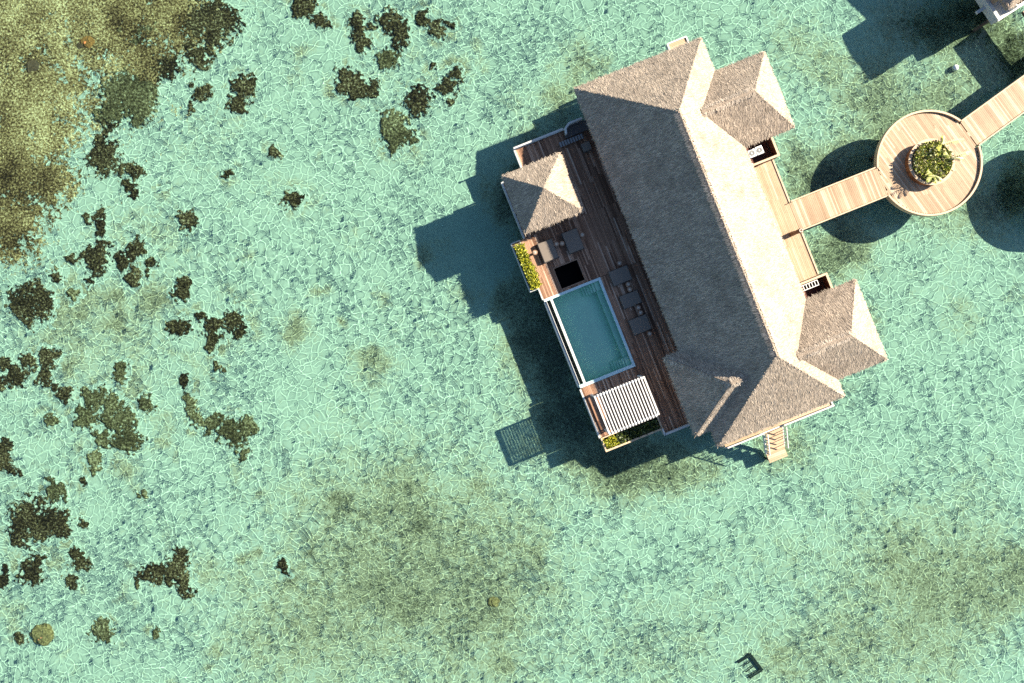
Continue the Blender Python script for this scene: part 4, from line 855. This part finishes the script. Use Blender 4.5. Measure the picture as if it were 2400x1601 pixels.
# ---------------------------------------------------------------- neighbouring villa at the top right
nx, ny = W(2331, 53.6, ZD); NF = Frame(nx, ny, R(33.0))
nv = thing('neighbouring_villa', 'corner of another thatched villa at the top right edge', 'villa', 4, 6, ZD, fr=NF)
nc = NF.to_l(*W(2363, 22, EZ)); A, B = nc[0], nc[1]; hh = 2.2; sl = .72
def gable_block(nm, a0, a1, b0, b1, z0, sl):
    if b1 - b0 < a1 - a0:
        h = (b1 - b0) / 2; q0, q1 = (a0 + h, b0 + h, z0 + h * sl), (a1 - h, b0 + h, z0 + h * sl); e = [(a0, b0, z0), (a1, b0, z0), (a1, b1, z0), (a0, b1, z0)]
        return hip_roof(nm, nv, [(e[0], e[1], q1, q0), (e[2], e[3], q0, q1), (e[3], e[0], q0), (e[1], e[2], q1)], dens=60)
    h = (a1 - a0) / 2; q0, q1 = (a0 + h, b0 + h, z0 + h * sl), (a0 + h, b1 - h, z0 + h * sl); e = [(a0, b0, z0), (a1, b0, z0), (a1, b1, z0), (a0, b1, z0)]
    return hip_roof(nm, nv, [(e[1], e[2], q1, q0), (e[3], e[0], q0, q1), (e[0], e[1], q0), (e[2], e[3], q1)], dens=60)
gable_block('annex_roof', A, A + 9, B, B + 2 * hh, EZ, sl); gable_block('main_roof', A + 2.6, A + 11, B + 2 * hh - .4, B + 22, EZ + .02, .85)
mb = MB(); walls(mb, A + 1.0, A + 8, B + 1.0, B + 3.4); mb.build('wall', M['wall'], nv)
nd = thing('neighbouring_deck', 'grey deck corner with a low rail under the thatch at the top right edge', 'deck', 2, 3, ZD, fr=NF)
mb = MB(); planks(mb, .3, 9.4, .06, 16, along='a'); mb.build('deck_boards', M['trim'], nd)
mb = MB(); mb.box(.02, 9.4, .08, 16, ZD - .3, ZD - .05); mb.build('deck_frame', M['beam'], nd)
mb = MB(); mb.box(.0, .26, .0, 16, ZD - .38, ZD + .45); mb.build('low_rail', M['trim'], nd)
mb = MB(); mb.box(.26, 9.5, -.06, .05, ZD - .3, ZD + .05); mb.build('edge_board', M['white'], nd)
mb = MB(); mb.box(-.75, -.01, 1.3, 1.55, ZD - .12, ZD + .06); mb.build('joist_end', M['trim'], nd)
mb = MB()
for q in ((1.5, 4.2, .07, .17), (1.5, 1.6, .172, .95), (3.0, 3.1, .172, .95)): mb.box(*q, ZD + .004, ZD + .8)
mb.build('recess_wall', M['white'], nd)
mb = MB(); mb.box(1.61, 2.99, .175, .95, ZD + .005, ZD + .05); mb.build('recess_floor', M['redwood'], nd)
stilts(nd, [(.3, .4), (.3, 5), (4, .4)])
# its own jetty and the next round deck stand just outside the frame and throw the shadows seen at the right edge
x, y = W(2440, 70, ZD); QF = Frame(x, y, R(-54))
nj = thing('jetty', 'short jetty from the neighbouring deck down to the long jetty, beyond the right edge', 'jetty', 0, 0, ZD, fr=QF)
mb = MB(); planks(mb, -2, 3.9, -.3, 2.3, w=.135); mb.build('jetty_boards', M['jetty'], nj)
mb = MB(); mb.box(-2, 3.9, -.28, 2.28, ZD - .28, ZD - .05); mb.build('jetty_frame', M['beam'], nj)
x, y = W(2556, 408, ZD); OF = Frame(x, y, 0)
od = thing('round_deck', 'second round timber deck beyond the right edge, only its shadow in view', 'deck', 0, 0, ZD, fr=OF)
mb = MB(); mb.ring(0, 0, 1.0, 4.1, ZD - .3, ZD, 64); mb.build('deck_boards', M['jetty'], od)
mb = MB(); mb.lathe(0, 0, [(1.7, ZD + .004), (1.75, ZD + .6), (1.6, ZD + .62)], 40); mb.build('planter', M['orange_wood'], od)

# ---------------------------------------------------------------- small things in the water
bx, by = W(2239, 159, -.1)
mb = MB(); mb.lathe(bx, by, [(.02, ZS - .02), (.18, ZS), (.25, ZS + .15), (.25, ZS + .38), (.16, ZS + .52), (.04, ZS + .56)], 18)
tag(mb.build('buoy', M['appliance'], fr=N0, smooth=True), 'small round white buoy standing in the water above the round deck', 'buoy')
fx, fy = W(1762, 1556, -.25)
mr = thing('metal_rack', 'black comb shaped metal rack standing on the seabed near the bottom edge', 'rack', fx, fy, ZS, fr=N0)
def F_(px, py): return (*W(px, py, -.25), -.2)
mb = MB(); mb.bar(F_(1755, 1531), F_(1785, 1570), .26, .10); mb.build('spine', M['metal'], mr)
for p, q, w in (((1756, 1535), (1728, 1552), .17), ((1761, 1547), (1739, 1561), .07), ((1769, 1557), (1746, 1574), .08), ((1781, 1567), (1754, 1583), .08), ((1785, 1570), (1756, 1588), .10)):
    mb = MB(); mb.bar(F_(*p), F_(*q), w, .07); mb.build('arm', M['metal'], mr)
for p in ((1756, 1535), (1783, 1569), (1729, 1552), (1756, 1586)):
    q = F_(*p); mb = MB(); mb.tube((q[0], q[1], ZS - .05), (q[0], q[1], -.21), .05, .05, 8); mb.build('leg', M['metal'], mr)

# ---------------------------------------------------------------- light, sky, camera
sd = Vector((math.cos(SUN_EL) * math.cos(SUN_AZ), math.cos(SUN_EL) * math.sin(SUN_AZ), math.sin(SUN_EL)))
l = bpy.data.lights.new('sun', 'SUN'); l.energy = 5.0; l.angle = R(.5); l.color = (1, .90, .76); l.cycles.is_caustics_light = True
lo = bpy.data.objects.new('sun', l); COL.objects.link(lo); lo.rotation_euler = sd.to_track_quat('Z', 'Y').to_euler(); lo.location = (60, 25, 40)
w = bpy.data.worlds.new('World'); S.world = w; w.use_nodes = True; nt = w.node_tree
sky = nt.nodes.new('ShaderNodeTexSky'); sky.sky_type = 'NISHITA'; sky.sun_disc = False; sky.ozone_density = 5.0; sky.sun_elevation = SUN_EL; sky.sun_rotation = R(90) - SUN_AZ
nt.links.new(sky.outputs[0], nt.nodes['Background'].inputs[0]); nt.nodes['Background'].inputs[1].default_value = .058
c = bpy.data.cameras.new('camera'); c.sensor_width = 36; c.lens = 36 * FPX / 2400; c.clip_end = 3000; c.clip_start = .5
co = bpy.data.objects.new('camera', c); COL.objects.link(co); co.location = (0, 0, CAMZ); S.camera = co
vs = S.view_settings; vs.view_transform = 'Standard'; vs.look = 'None'; vs.gamma = 1; vs.exposure = 1.75
cy = S.cycles; cy.use_denoising = False; cy.caustics_refractive = True; cy.caustics_reflective = False; cy.max_bounces = 8; cy.diffuse_bounces = 3; cy.sample_clamp_indirect = 2
